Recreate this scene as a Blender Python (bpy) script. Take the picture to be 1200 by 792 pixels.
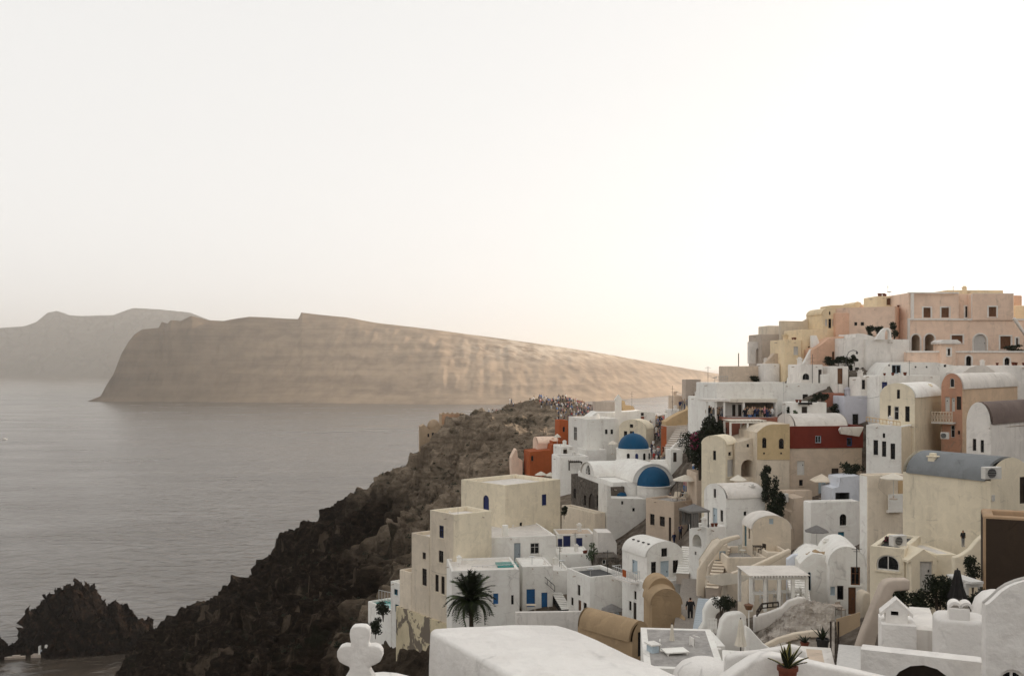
import bpy, bmesh, math, random
import numpy as np
from mathutils import Vector, Matrix, Euler

# ------------------------------------------------------------------ camera, light, exposure
for o in list(bpy.data.objects): bpy.data.objects.remove(o)
scene = bpy.context.scene
COL = scene.collection
rad = math.radians
F, CX, HY, CZ = 1166.0, 600.0, 428.0, 110.0        # focal length and horizon in photo pixels, eye height above the sea

cam_d = bpy.data.cameras.new('camera'); cam = bpy.data.objects.new('camera', cam_d); COL.objects.link(cam)
cam.location = (0, 0, CZ); cam.rotation_euler = (rad(90), 0, 0)
cam_d.sensor_width = 36; cam_d.lens = 36*F/1200; cam_d.shift_y = (HY-396)/1200
cam_d.clip_start = .1; cam_d.clip_end = 120000
scene.camera = cam

SUN_AZ, SUN_EL = 68.0, 8.0                         # degrees right of the view direction, above the horizon
world = bpy.data.worlds.new('World'); scene.world = world; world.use_nodes = True
wn = world.node_tree.nodes; wl = world.node_tree.links
bg = wn['Background']
sky = wn.new('ShaderNodeTexSky'); sky.sky_type = 'NISHITA'; sky.sun_disc = False
sky.sun_elevation = rad(SUN_EL); sky.sun_rotation = rad(SUN_AZ)
sky.air_density = 1.0; sky.dust_density = 4.0; sky.ozone_density = .4; sky.altitude = 100
hs = wn.new('ShaderNodeHueSaturation'); hs.inputs['Saturation'].default_value = 0.0
veil = wn.new('ShaderNodeMix'); veil.data_type = 'RGBA'; veil.inputs[0].default_value = .76; veil_tc = wn.new('ShaderNodeTexCoord'); veil_sep = wn.new('ShaderNodeSeparateXYZ'); wl.new(veil_tc.outputs['Generated'], veil_sep.inputs[0])   # thin high overcast, brighter low down
veil_r = wn.new('ShaderNodeValToRGB'); wl.new(veil_sep.outputs[2], veil_r.inputs[0])
for e_, p_, c_ in zip((veil_r.color_ramp.elements[0], veil_r.color_ramp.elements[1]), (0.0, .75), ((1, .99, .97), (.82, .817, .81))): e_.position = p_; e_.color = (*c_, 1)
veil_g = wn.new('ShaderNodeVectorMath'); veil_g.operation = 'SCALE'; veil_g.inputs['Scale'].default_value = 4.0; wl.new(veil_r.outputs[0], veil_g.inputs[0]); wl.new(veil_g.outputs[0], veil.inputs[7])
wl.new(sky.outputs[0], hs.inputs['Color']); wl.new(hs.outputs[0], veil.inputs[6]); wl.new(veil.outputs[2], bg.inputs['Color'])
bg.inputs['Strength'].default_value = .15

sd = bpy.data.lights.new('sun', 'SUN'); sd.energy = 4.5; sd.angle = rad(.53); sd.color = (1, .86, .71)
sun = bpy.data.objects.new('sun', sd); COL.objects.link(sun)
sdir = Vector((math.sin(rad(SUN_AZ))*math.cos(rad(SUN_EL)), math.cos(rad(SUN_AZ))*math.cos(rad(SUN_EL)), math.sin(rad(SUN_EL))))
sun.rotation_euler = sdir.to_track_quat('Z', 'Y').to_euler(); sun.location = (60, 60, 200)

vs = scene.view_settings
vs.view_transform = 'Standard'; vs.look = 'None'; vs.gamma = 1; vs.use_curve_mapping = False
vs.exposure = 0.88
scene.cycles.max_bounces = 6; scene.cycles.volume_bounces = 1

# ------------------------------------------------------------------ helpers
def P(px, py, d):
    """point d metres in front of the eye that photo pixel (px, py) shows"""
    return Vector(((px-CX)/F*d, d, CZ-(py-HY)/F*d))

def new_mat(name):
    m = bpy.data.materials.new(name); m.use_nodes = True
    n = m.node_tree.nodes; return m, n, m.node_tree.links, n['Principled BSDF']

def ramp(n, stops):
    r = n.new('ShaderNodeValToRGB'); e = r.color_ramp.elements
    while len(e) < len(stops): e.new(.5)
    for i, (p, c) in enumerate(stops): e[i].position = p; e[i].color = (*c, 1) if len(c) == 3 else c
    return r

def noise(n, l, vec, scale, detail=4, rough=.6, dist=0):
    t = n.new('ShaderNodeTexNoise'); t.inputs['Scale'].default_value = scale; t.inputs['Detail'].default_value = detail
    t.inputs['Roughness'].default_value = rough; t.inputs['Distortion'].default_value = dist
    if vec is not None: l.new(vec, t.inputs['Vector'])
    return t

def mapping(n, l, vec, scale=(1, 1, 1), rot=(0, 0, 0)):
    mp = n.new('ShaderNodeMapping'); mp.inputs['Scale'].default_value = scale; mp.inputs['Rotation'].default_value = rot
    l.new(vec, mp.inputs['Vector']); return mp.outputs[0]

def mix(n, l, a, b, fac, mode='MIX'):
    m = n.new('ShaderNodeMix'); m.data_type = 'RGBA'; m.blend_type = mode
    for inp, v in ((m.inputs[0], fac), (m.inputs[6], a), (m.inputs[7], b)):
        if isinstance(v, (int, float)): inp.default_value = v
        elif isinstance(v, tuple): inp.default_value = (*v, 1)
        else: l.new(v, inp)
    return m.outputs[2]

def bump(n, l, h, strength, dist=.1, prev=None):
    b = n.new('ShaderNodeBump'); b.inputs['Strength'].default_value = strength; b.inputs['Distance'].default_value = dist
    l.new(h, b.inputs['Height'])
    if prev is not None: l.new(prev, b.inputs['Normal'])
    return b.outputs[0]

def maprange(n, l, v, a, b, c=0, d=1, smooth=False):
    m = n.new('ShaderNodeMapRange'); m.interpolation_type = 'SMOOTHSTEP' if smooth else 'LINEAR'
    for i, x in enumerate((a, b, c, d)): m.inputs[i+1].default_value = x
    l.new(v, m.inputs[0]); return m.outputs[0]

def position(n): return n.new('ShaderNodeNewGeometry').outputs['Position']

# numpy gradient noise -------------------------------------------------
_rng = np.random.RandomState(7)
_perm = np.concatenate([_rng.permutation(256)]*3)
_g3 = _rng.normal(size=(256, 3)); _g3 /= np.linalg.norm(_g3, axis=1)[:, None]
def pnoise(p):
    p = np.asarray(p, float); i = np.floor(p).astype(int); f = p-i; i &= 255
    u = f*f*f*(f*(f*6-15)+10); out = 0
    for dx in (0, 1):
        wx = u[:, 0] if dx else 1-u[:, 0]
        for dy in (0, 1):
            wy = u[:, 1] if dy else 1-u[:, 1]
            for dz in (0, 1):
                wz = u[:, 2] if dz else 1-u[:, 2]
                h = _perm[_perm[_perm[(i[:, 0]+dx) & 255]+((i[:, 1]+dy) & 255)]+((i[:, 2]+dz) & 255)]
                g = _g3[h]
                out = out+wx*wy*wz*((f[:, 0]-dx)*g[:, 0]+(f[:, 1]-dy)*g[:, 1]+(f[:, 2]-dz)*g[:, 2])
    return out*1.6
def fbm(p, octs=5, gain=.5, ridged=False):
    a, s, out = 1.0, 1.0, 0
    for k in range(octs):
        v = pnoise(np.asarray(p)*s+k*17.3)
        out = out+a*((1-2*np.abs(v)) if ridged else v); a *= gain; s *= 2.03
    return out

def grid_mesh(name, V, nx, ny, mat, smooth=True):
    """V: (nx*ny,3) array, index i*ny+j"""
    i, j = np.meshgrid(np.arange(nx-1), np.arange(ny-1), indexing='ij'); a = (i*ny+j).ravel()
    Fc = np.stack([a, a+ny, a+ny+1, a+1], 1).astype(np.int32)
    me = bpy.data.meshes.new(name); me.vertices.add(len(V)); me.vertices.foreach_set('co', np.asarray(V, np.float32).ravel())
    me.loops.add(Fc.size); me.loops.foreach_set('vertex_index', Fc.ravel())
    me.polygons.add(len(Fc)); me.polygons.foreach_set('loop_start', np.arange(0, Fc.size, 4, dtype=np.int32))
    me.update(calc_edges=True)
    me.polygons.foreach_set('use_smooth', [smooth]*len(Fc))
    me.materials.append(mat); o = bpy.data.objects.new(name, me); COL.objects.link(o); return o

def kind(o, k, label=None, cat=None):
    o['kind'] = k
    if label: o['label'] = label
    if cat: o['category'] = cat
    return o

# ------------------------------------------------------------------ sea
def sea_material():
    m, n, l, b = new_mat('sea_water')
    pos = position(n)
    b.inputs['Base Color'].default_value = (.052, .041, .031, 1); b.inputs['Roughness'].default_value = .12
    b.inputs['IOR'].default_value = 1.33
    w1 = noise(n, l, mapping(n, l, pos, (.085, .12, .05), (0, 0, rad(-14))), 1, 2.5, .45, .8)
    w2 = noise(n, l, mapping(n, l, pos, (.3, .5, .3), (0, 0, rad(22))), 1, 5, .65)
    w3 = noise(n, l, mapping(n, l, pos, (.004, .012, .004), (0, 0, rad(-10))), 1, 4, .6)
    add = n.new('ShaderNodeMath'); add.operation = 'MULTIPLY_ADD'; add.inputs[1].default_value = .12
    l.new(w2.outputs[0], add.inputs[0]); l.new(w1.outputs[0], add.inputs[2])
    st = maprange(n, l, w3.outputs[0], .35, .7, .55, 1.0)
    bm_ = n.new('ShaderNodeBump'); bm_.inputs['Distance'].default_value = 1.9; l.new(st, bm_.inputs['Strength'])
    l.new(add.outputs[0], bm_.inputs['Height']); l.new(bm_.outputs[0], b.inputs['Normal'])
    l.new(maprange(n, l, w3.outputs[0], .3, .7, .16, .3), b.inputs['Roughness'])
    return m
me = bpy.data.meshes.new('sea'); S = 24000
me.from_pydata([(-S, -S, 0), (S, -S, 0), (S, S, 0), (-S, S, 0)], [], [(0, 1, 2, 3)]); me.materials.append(sea_material())
sea = bpy.data.objects.new('sea', me); COL.objects.link(sea); kind(sea, 'structure')

# ------------------------------------------------------------------ islands across the water
def island_material(name, c1, c2, pale, zlo, zhi):
    m, n, l, b = new_mat(name); pos = position(n)
    a = noise(n, l, mapping(n, l, pos, (.0022, .0022, .05)), 1, 8, .62, .3)
    g = noise(n, l, mapping(n, l, pos, (.02, .02, .004)), 1, 6, .6)
    mg = n.new('ShaderNodeMath'); mg.operation = 'MULTIPLY_ADD'; mg.inputs[1].default_value = .5; l.new(g.outputs[0], mg.inputs[0]); mh = n.new('ShaderNodeMath'); mh.operation = 'MULTIPLY'; mh.inputs[1].default_value = .5; l.new(a.outputs[0], mh.inputs[0]); l.new(mh.outputs[0], mg.inputs[2])
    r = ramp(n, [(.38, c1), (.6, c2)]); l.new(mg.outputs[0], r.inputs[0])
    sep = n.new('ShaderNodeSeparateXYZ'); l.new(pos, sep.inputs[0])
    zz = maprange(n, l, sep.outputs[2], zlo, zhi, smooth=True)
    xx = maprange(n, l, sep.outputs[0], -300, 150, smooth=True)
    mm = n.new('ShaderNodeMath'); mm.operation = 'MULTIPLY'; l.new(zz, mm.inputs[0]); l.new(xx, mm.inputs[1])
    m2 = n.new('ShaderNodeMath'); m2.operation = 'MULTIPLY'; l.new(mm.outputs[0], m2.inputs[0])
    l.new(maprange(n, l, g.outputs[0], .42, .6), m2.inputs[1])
    drk = n.new('ShaderNodeVectorMath'); drk.operation = 'SCALE'; l.new(r.outputs[0], drk.inputs[0]); l.new(maprange(n, l, sep.outputs[0], -1250, -350, .42, 1.0, True), drk.inputs['Scale'])  # rock colour darkens leftward, standing in for haze glow from the right
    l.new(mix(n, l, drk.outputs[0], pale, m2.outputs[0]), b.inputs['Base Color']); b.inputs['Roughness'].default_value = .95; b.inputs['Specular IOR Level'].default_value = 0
    l.new(bump(n, l, a.outputs[0], .3, 10), b.inputs['Normal'])
    return m

def island(name, crest, base, back, mat, amp, nx=420, ny=70, seed=0, label=None):
    """crest: (px, py, d) of the skyline; base: (px, py) of the waterline whose distance follows from the sea level"""
    cp = np.array([[*P(x, y, d)] for x, y, d in crest]); px = np.array([c[0] for c in crest], float)
    bx = np.array([b_[0] for b_ in base], float); bd = np.array([CZ*F/(b_[1]-HY) for b_ in base])
    xs = np.linspace(px[0], px[-1], nx)
    C = np.stack([np.interp(xs, px, cp[:, k]) for k in range(3)], 1)
    D = np.interp(xs, bx, bd); B = np.stack([(xs-CX)/F*D, D, np.full(nx, -2.0)], 1)
    t = np.linspace(0, 1.35, ny); V = np.zeros((nx, ny, 3))
    ridge = fbm(np.stack([xs*.05, xs*0+seed, xs*0], 1), 4)
    for j, tt in enumerate(t):
        if tt <= 1:
            e = tt; zt = .75*tt**.85+.25*(3*tt**2-2*tt**3)
            V[:, j, :2] = B[:, :2]*(1-e)+C[:, :2]*e; V[:, j, 2] = B[:, 2]*(1-zt)+C[:, 2]*zt
        else:
            e = (tt-1)/.35; V[:, j, :2] = C[:, :2]+np.array([0, back])*e; V[:, j, 2] = C[:, 2]*(1-e**1.5)-2*e
    W = V.reshape(-1, 3); tv = np.tile(t, nx)
    env = np.clip(np.minimum(tv*5, np.maximum(1-tv, 0)*4+.05), 0, 1)
    q = W*np.array([1/170., 1/170., 1/420.])+seed
    n1 = fbm(q, 6, .55, True)-.6
    q2 = np.stack([W[:, 0]/55., W[:, 1]/400., W[:, 2]/260.], 1)+seed
    n2 = fbm(q2, 5, .55, True)-.6
    W[:, 1] += (n1*amp*.8+n2*amp*1.2)*env; W[:, 2] += (n1*amp*.12+n2*amp*.1)*env
    n3 = fbm(W*np.array([1/60., 1/60., 1/60.])+3, 3)
    W[:, 2] += n3*4*np.clip(env, .1, 1)*(tv > .02)
    W[:, 2] = np.maximum(W[:, 2], -2)
    return kind(grid_mesh(name, W, nx, ny, mat), 'structure', label)

crest1 = [(104, 469.5, 3050), (118, 464, 3060), (124, 452, 3080), (133, 438, 3110), (142, 415, 3150), (150, 401, 3180), (157, 392, 3200), (166, 386, 3240), (186, 384, 3280), (190, 376, 3290), (194, 382, 3295),
          (200, 375, 3300), (212, 376, 3320), (224, 370, 3340), (232, 372, 3350), (244, 375, 3360), (262, 376, 3380), (278, 373, 3400), (292, 371, 3420), (315, 372, 3430), (350, 374, 3440), (352.5, 366, 3440), (378, 369, 3440), (405, 371.5, 3440),
          (440, 378, 3420), (500, 385, 3400), (560, 393, 3450), (640, 404, 3560), (700, 413, 3720), (760, 424, 4000), (800, 431, 4250), (842, 438, 4600), (900, 446, 5200)]
base1 = [(104, 470.5), (200, 470.5), (350, 472), (420, 473), (520, 474), (600, 473.5), (660, 472), (700, 470), (760, 466), (800, 462), (842, 457), (900, 450)]
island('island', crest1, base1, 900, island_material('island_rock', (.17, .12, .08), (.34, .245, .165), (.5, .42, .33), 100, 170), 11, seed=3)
crest2 = [(-300, 398, 8900), (-120, 392, 8900), (0, 384, 8900), (28, 382, 8900), (42, 377, 8900), (55, 366, 8900), (66, 364, 8900), (78, 369, 8900), (95, 370, 8900), (132, 369, 8900), (148, 363, 8900), (156, 360.5, 8900), (185, 362, 8900), (222, 366, 8900), (240, 373, 8900), (300, 395, 8800), (340, 420, 8800)]
base2 = [(-300, 441.5), (0, 442.5), (150, 443.5), (340, 443.5)]
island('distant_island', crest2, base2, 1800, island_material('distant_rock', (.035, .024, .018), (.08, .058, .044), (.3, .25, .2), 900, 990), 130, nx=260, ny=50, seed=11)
# ------------------------------------------------------------------ the hillside: one sheet through ground points
GP = [  # (photo px, py, distance)
 # castle hill and the nose that falls to the sea
 (697,494,219),(680,493,221),(662,487,225),(705,486,226),(690,477,236),(672,472,240),(655,472,242),(640,474,242),(620,480,240),(600,483,238),(580,487,235),(550,492,232),(530,503,228),(510,512,228),(492,518,231),(480,534,236),(470,546,240),(440,556,250),(420,564,256),
 (380,592,266),(345,617,275),(330,634,280),(290,664,292),(255,692,300),(235,697,303),(200,712,308),(182,722,310),(176,745,312),(168,772,314),
 # the near slope
 (640,520,205),(600,530,205),(560,560,192),(540,600,165),(500,560,214),(480,600,200),(440,640,185),(400,610,232),(400,650,195),(380,700,170),(450,690,135),(300,720,222),(300,790,172),(220,745,272),(200,790,240),(350,760,158),(420,800,112),(462,815,101),(500,850,92),(340,680,232),(250,720,275),
 # village floor
 (640,562,182),(612,566,184),(670,528,184),(700,545,172),(745,515,180),(740,498,188),(770,492,190),(768,545,148),(800,520,155),(800,505,165),(815,545,132),(780,482,195),(830,470,165),
 (620,600,150),(655,640,124),(690,640,122),(735,600,138),(720,625,128),(760,640,118),(810,640,112),(800,690,92),(700,680,112),(620,680,108),(540,745,100),(640,715,102),(700,725,96),(758,742,90),(600,748,97),
 (845,655,87),(830,690,80),(900,650,84),(940,650,88),(980,650,86),(905,606,97),(930,604,98),(850,580,100),(900,580,101),(960,606,97),(1000,604,94),(1040,585,90),(1090,565,95),
 (870,700,66),(920,710,60),(960,725,60),(1000,722,65),(930,760,50),(800,760,60),(760,770,58),(700,780,55),(820,800,44),(900,800,40),(1000,770,46),(1060,702,50),(1100,694,50),(1075,738,36),(1110,738,36),(1060,764,31),(1130,768,28),(950,782,32),(985,782,30),(1150,735,34),(1040,770,38),(1150,720,44),(1120,660,56),
 (860,450,128),(900,450,125),(950,452,112),(1000,452,110),(1060,440,112),(1130,425,116),(1200,420,118),(900,495,108),(1000,535,104),(1130,500,104),(1200,530,96),(860,495,110),(940,440,118),(900,425,134),(960,412,128),(1040,408,124),(1200,385,130),
 (1250,660,55),(1300,600,70),(1350,500,90),(1350,410,125),
]
GW = [  # world points outside the picture; right-hand ridge raised to shade the village
 (0,-10,105),(-14,10,100),(-10,30,96),(10,20,101.5),(22,25,102),(8,40,97),(-30,40,80),(-30,-20,88),(30,-20,109),(45,20,108),(70,40,119),(60,-10,114),(-70,60,42),(-100,60,8),(-90,110,22),(-120,150,-4),(-105,190,8),(-130,230,-6),(-125,290,2),(-150,330,-12),(-170,150,-30),(-180,60,-30),(-120,0,-10),
 (-100,345,-10),(-60,320,15),(-60,350,-12),(-30,290,42),(-20,330,-2),(20,300,30),(20,280,60),(40,330,-6),(80,330,-8),(0,255,88),(-20,262,72),(60,240,70),(60,280,22),(90,200,90),(120,260,40),(60,200,93),(80,140,114),(120,125,128),(110,70,128),(120,20,129),(160,120,126),(85,90,119),(160,200,70),(200,60,100),(200,-30,100),
 (-230,300,-40),(-230,0,-40),(150,380,-30),(220,300,-30),(-100,400,-40),(0,400,-40)]
pts = np.array([[*(P(*g)-Vector((0, 0, 1.0 if g[0] > 645 and g[1] > 484 else (4.9 if g[0] < 485 and g[2] > 185 else (1.2 if g[0] < 500 else 0)))))] for g in GP]+[list(g) for g in GW])
def rbf_fit(p, lam):
    d = np.linalg.norm(p[:, None, :2]-p[None, :, :2], axis=2)
    K = np.where(d > 0, d*d*np.log(d+1e-9), 0)+lam*np.eye(len(p))
    Q = np.c_[np.ones(len(p)), p[:, :2]]
    A = np.block([[K, Q], [Q.T, np.zeros((3, 3))]])
    return np.linalg.solve(A, np.r_[p[:, 2], 0, 0, 0])
SC = 50.0
ps = pts/np.array([SC, SC, 1]); COEF = rbf_fit(ps, .02)
def ground(x, y):
    q = np.stack([np.asarray(x, float).ravel()/SC, np.asarray(y, float).ravel()/SC], 1); out = np.zeros(len(q))
    for k in range(0, len(q), 40000):
        d2 = ((q[k:k+40000, None, :]-ps[None, :, :2])**2).sum(2)
        out[k:k+40000] = (.5*d2*np.log(d2+1e-12))@COEF[:-3]+COEF[-3]+q[k:k+40000]@COEF[-2:]
    return out
def gz(x, y): return float(ground([x], [y])[0])

def axis(segs):
    out = []
    for a, b, s in segs: out += list(np.arange(a, b, s))
    return np.array(out+[segs[-1][1]])
tx = axis([(-230, -140, 4), (-140, -95, 1.2), (-95, 12, .55), (12, 70, .8), (70, 200, 4)])
ty = axis([(-40, 30, 2), (30, 80, 1), (80, 260, .55), (260, 330, .8), (330, 400, 4)])
TX, TY = np.meshgrid(tx, ty, indexing='ij')
TZ = ground(TX, TY)
W = np.stack([TX.ravel(), TY.ravel(), TZ], 1)
# how rocky: the seaward side of the village edge
edge = np.interp(W[:, 1], [-40, 60, 90, 110, 140, 170, 200, 230, 400], [-8, -6, -9, -11, -9, -5, -1, 14, 60])
rocky = 1/(1+np.exp((W[:, 0]-edge)/2.5))
rocky = np.maximum(rocky, 1/(1+np.exp(-(W[:, 1]-250)/4)))
G2 = TZ.reshape(len(tx), len(ty)); gx = np.gradient(G2, tx, axis=0).ravel(); gy = np.gradient(G2, ty, axis=1).ravel()
N = np.stack([-gx, -gy, np.ones_like(gx)], 1); N /= np.linalg.norm(N, axis=1)[:, None]
# ledges and low cliffs: the slope steps down in uneven benches
nz = fbm(W/np.array([22, 22, 40.])+3, 4, .55); per = 6.5
tq = (W[:, 2]+5.5*nz)/per; fl = np.floor(tq); fr = tq-fl; e_ = np.clip((fr-.42)/.3, 0, 1); bench = (fl+e_*e_*(3-2*e_))*per-5.5*nz
sil = np.exp(-((W[:, 1]-228)/20)**2)*np.exp(-((W[:, 0]-10)/22)**2)   # the walkable castle crown stays calm
W[:, 2] += rocky*.62*(1-sil)*(bench-W[:, 2])
big = fbm(W/np.array([26, 26, 20.]), 2, .5, True)-.5
mid = fbm(W/np.array([8, 8, 9.])+9, 4, .55, True)-.65
fin = fbm(W/np.array([2.6, 2.6, 1.6])+31, 3, .6)
fin2 = fbm(W/np.array([3.0, 3.0, 4.5])+71, 3, .6, True)-.65
strata = np.sin((W[:, 2]+2.2*fbm(W/14.+5, 3))*1.5)
disp = rocky*(big*2.2+mid*1.9+fin*.45+fin2*.95+strata*.25-.5)+(1-rocky)*(fin*.12)
disp *= 1-.6*sil
W = W+N*disp[:, None]
W[:, 2] = np.maximum(W[:, 2], -2.0)
def rock_material():
    m, n, l, b = new_mat('hillside_rock'); pos = position(n)
    sep = n.new('ShaderNodeSeparateXYZ'); l.new(pos, sep.inputs[0])
    big_ = noise(n, l, mapping(n, l, pos, (.035, .035, .05)), 1, 5, .6)
    fine = noise(n, l, mapping(n, l, pos, (.5, .5, .8)), 1, 8, .7)
    lay = noise(n, l, mapping(n, l, pos, (.05, .05, .55)), 1, 5, .65, .4)
    dark = ramp(n, [(.35, (.006, .004, .0028)), (.52, (.02, .0135, .009)), (.72, (.058, .041, .028))]); l.new(fine.outputs[0], dark.inputs[0])
    tuff = ramp(n, [(.32, (.045, .034, .025)), (.48, (.21, .165, .12)), (.68, (.4, .32, .24))])
    mxl = n.new('ShaderNodeMath'); mxl.operation = 'MULTIPLY_ADD'; mxl.inputs[1].default_value = .5
    l.new(lay.outputs[0], mxl.inputs[0]); hf = n.new('ShaderNodeMath'); hf.operation = 'MULTIPLY'; hf.inputs[1].default_value = .5
    l.new(fine.outputs[0], hf.inputs[0]); l.new(hf.outputs[0], mxl.inputs[2]); l.new(mxl.outputs[0], tuff.inputs[0])
    # pale tuff high up, black lava low down, with a ragged border
    zz = n.new('ShaderNodeMath'); zz.operation = 'MULTIPLY_ADD'; zz.inputs[1].default_value = 34; l.new(big_.outputs[0], zz.inputs[0]); l.new(sep.outputs[2], zz.inputs[2])
    fac = maprange(n, l, zz.outputs[0], 91, 107, smooth=True)
    c = mix(n, l, dark.outputs[0], tuff.outputs[0], fac)
    # scree runnels
    scr = noise(n, l, mapping(n, l, pos, (.11, .11, .03), (0, 0, rad(35))), 1, 6, .62, .8)
    sf = maprange(n, l, scr.outputs[0], .56, .66, 0, .7, smooth=True)
    c = mix(n, l, c, (.115, .086, .062), sf)
    # dry scrub
    veg = noise(n, l, mapping(n, l, pos, (.16, .16, .16)), 1, 7, .7)
    vf = maprange(n, l, veg.outputs[0], .56, .66, 0, .8)
    c = mix(n, l, c, (.014, .014, .008), vf)
    # trodden pale ground of the village, darkened in colour for shade between houses
    xe = n.new('ShaderNodeMath'); xe.operation = 'MULTIPLY_ADD'; xe.inputs[1].default_value = -.09
    l.new(sep.outputs[1], xe.inputs[0]); l.new(sep.outputs[0], xe.inputs[2])
    vil = maprange(n, l, xe.outputs[0], -9, 0, smooth=True)
    pave = ramp(n, [(.3, (.06, .048, .038)), (.5, (.15, .122, .098)), (.7, (.3, .26, .215))]); l.new(fine.outputs[0], pave.inputs[0])
    c = mix(n, l, c, pave.outputs[0], vil)
    l.new(c, b.inputs['Base Color']); b.inputs['Roughness'].default_value = .95; b.inputs['Specular IOR Level'].default_value = .05
    nb = bump(n, l, fine.outputs[0], 1.0, 1.1); l.new(nb, b.inputs['Normal'])
    return m
hill = kind(grid_mesh('hillside', W, len(tx), len(ty), rock_material(), False), 'structure')

# islet off the point -----------------------------------------------------------------
def islet():
    m, n, l, b = new_mat('islet_rock'); pos = position(n)
    f = noise(n, l, mapping(n, l, pos, (.35, .35, .5)), 1, 8, .7)
    r = ramp(n, [(.35, (.005, .004, .0035)), (.55, (.016, .0105, .0075)), (.78, (.07, .038, .022))]); l.new(f.outputs[0], r.inputs[0])
    l.new(r.outputs[0], b.inputs['Base Color']); b.inputs['Roughness'].default_value = .95; b.inputs['Specular IOR Level'].default_value = .03
    l.new(bump(n, l, f.outputs[0], 1, .8), b.inputs['Normal'])
    x = np.linspace(-30, 34, 190); y = np.linspace(-26, 26, 150); X, Y = np.meshgrid(x, y, indexing='ij')
    prof = np.interp(X, [-30, -24, -20, -17, -13, -6, -1, 4, 10, 17, 23, 28, 34], [-6, -2, 4, 13.5, 18, 22.5, 20.5, 17.5, 12.5, 8.5, 4.5, 1, -3])
    wy = np.interp(X, [-30, -18, -4, 10, 22, 34], [6, 12, 17, 14, 10, 6])
    Z = prof*.88*np.clip(1.25-(np.abs(Y)/wy)**1.5, -1, 1)
    W_ = np.stack([X.ravel(), Y.ravel(), Z.ravel()], 1)
    k = np.clip(Z.ravel()/4+.7, .1, 1)
    W_[:, 2] += k*(4.2*(fbm(W_/np.array([7, 7, 9.]), 5, .62, True)-.75)+1.6*fbm(W_/2.2, 3, .6)); W_[:, 0] += k*2*fbm(W_/5+4, 4, .6); W_[:, 1] += k*2*fbm(W_/5+14, 4, .6)
    o = grid_mesh('rocky_islet', W_, 190, 150, m, False); dd = 393
    o.location = ((99-CX)/F*dd, dd, 0); o.data.vertices.foreach_set('co', np.maximum(W_, [-99, -99, -2]).astype(np.float32).ravel()); o.data.update()
    kind(o, 'structure'); return o
ISLET = islet()
# ------------------------------------------------------------------ materials for the village
MATS = {}
def plaster(key, col, var=.08, stain=.25, stain_col=(.3, .25, .2), bmp=.25, rough=.9, patch=None):
    m, n, l, b = new_mat('plaster_'+key); pos = position(n)
    oi = n.new('ShaderNodeObjectInfo'); ra = n.new('ShaderNodeVectorMath'); ra.operation = 'SCALE'; ra.inputs[0].default_value = (37, 19, 53); l.new(oi.outputs['Random'], ra.inputs['Scale'])
    sh = n.new('ShaderNodeVectorMath'); l.new(pos, sh.inputs[0]); l.new(ra.outputs[0], sh.inputs[1])
    big = noise(n, l, mapping(n, l, sh.outputs[0], (.35, .35, .35)), 1, 5, .6)
    st = noise(n, l, mapping(n, l, sh.outputs[0], (1.3, 1.3, .22)), 1, 6, .66)
    fine = noise(n, l, mapping(n, l, pos, (6, 6, 6)), 1, 5, .65)
    lo = tuple(c*(1-var*1.6) for c in col); hi = tuple(min(.88, c*(1+var*.5)) for c in col)
    r = ramp(n, [(.3, lo), (.65, hi)]); l.new(big.outputs[0], r.inputs[0])
    sc = tuple(a*.45+s_*.55 for a, s_ in zip(col, stain_col))
    c = mix(n, l, r.outputs[0], sc, maprange(n, l, st.outputs[0], .52, .78, 0, min(.9, stain*3.2)))
    pat = noise(n, l, mapping(n, l, sh.outputs[0], (.9, .9, 1.1)), 1, 3, .5, 1.2)
    c = mix(n, l, c, tuple(min(.9, x*1.06) for x in col), maprange(n, l, pat.outputs[0], .56, .6, 0, .55)); c = mix(n, l, c, tuple(x*.86 for x in col), maprange(n, l, pat.outputs[0], .4, .36, 0, .6))
    vo = n.new('ShaderNodeTexVoronoi'); vo.feature = 'DISTANCE_TO_EDGE'; vo.inputs['Scale'].default_value = .45
    wv_ = n.new('ShaderNodeVectorMath'); wv_.operation = 'MULTIPLY_ADD'; wv_.inputs[1].default_value = (.8, .8, .8); l.new(big.outputs['Color'], wv_.inputs[0]); l.new(sh.outputs[0], wv_.inputs[2]); l.new(wv_.outputs[0], vo.inputs['Vector'])
    ck_ = n.new('ShaderNodeMath'); ck_.operation = 'MULTIPLY'; l.new(maprange(n, l, vo.outputs[0], .0, .018, .55, 0), ck_.inputs[0]); l.new(maprange(n, l, st.outputs[0], .5, .62), ck_.inputs[1])
    c = mix(n, l, c, tuple(x*.45 for x in col), ck_.outputs[0])
    c = mix(n, l, c, tuple(x*.82 for x in col), maprange(n, l, fine.outputs[0], .5, .75, 0, .35))
    rr = ramp(n, [(0, (.9, .9, .9)), (1, (1.0, 1.0, 1.0))]); l.new(oi.outputs['Random'], rr.inputs[0])
    c = mix(n, l, c, rr.outputs[0], 1.0, 'MULTIPLY')
    if patch:
        pt = noise(n, l, mapping(n, l, pos, (.55, .55, .3)), 1, 7, .62, .5)
        c = mix(n, l, c, patch[0], maprange(n, l, pt.outputs[0], patch[1], patch[1]+.03))
    l.new(c, b.inputs['Base Color']); b.inputs['Roughness'].default_value = rough; b.inputs['Specular IOR Level'].default_value = .2
    nb = bump(n, l, big.outputs[0], bmp, .25); nb = bump(n, l, fine.outputs[0], bmp, .03, nb); l.new(nb, b.inputs['Normal'])
    MATS[key] = m
plaster('white', (.88, .84, .785), .05, .16)
plaster('whitec', (.82, .775, .72), .08, .32)
plaster('whiteb', (.7, .72, .77), .05, .15)
plaster('near', (.86, .82, .775), .06, .15, (.45, .39, .32), bmp=.8)
plaster('roofw', (.75, .7, .64), .1, .35, (.42, .36, .29))
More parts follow.
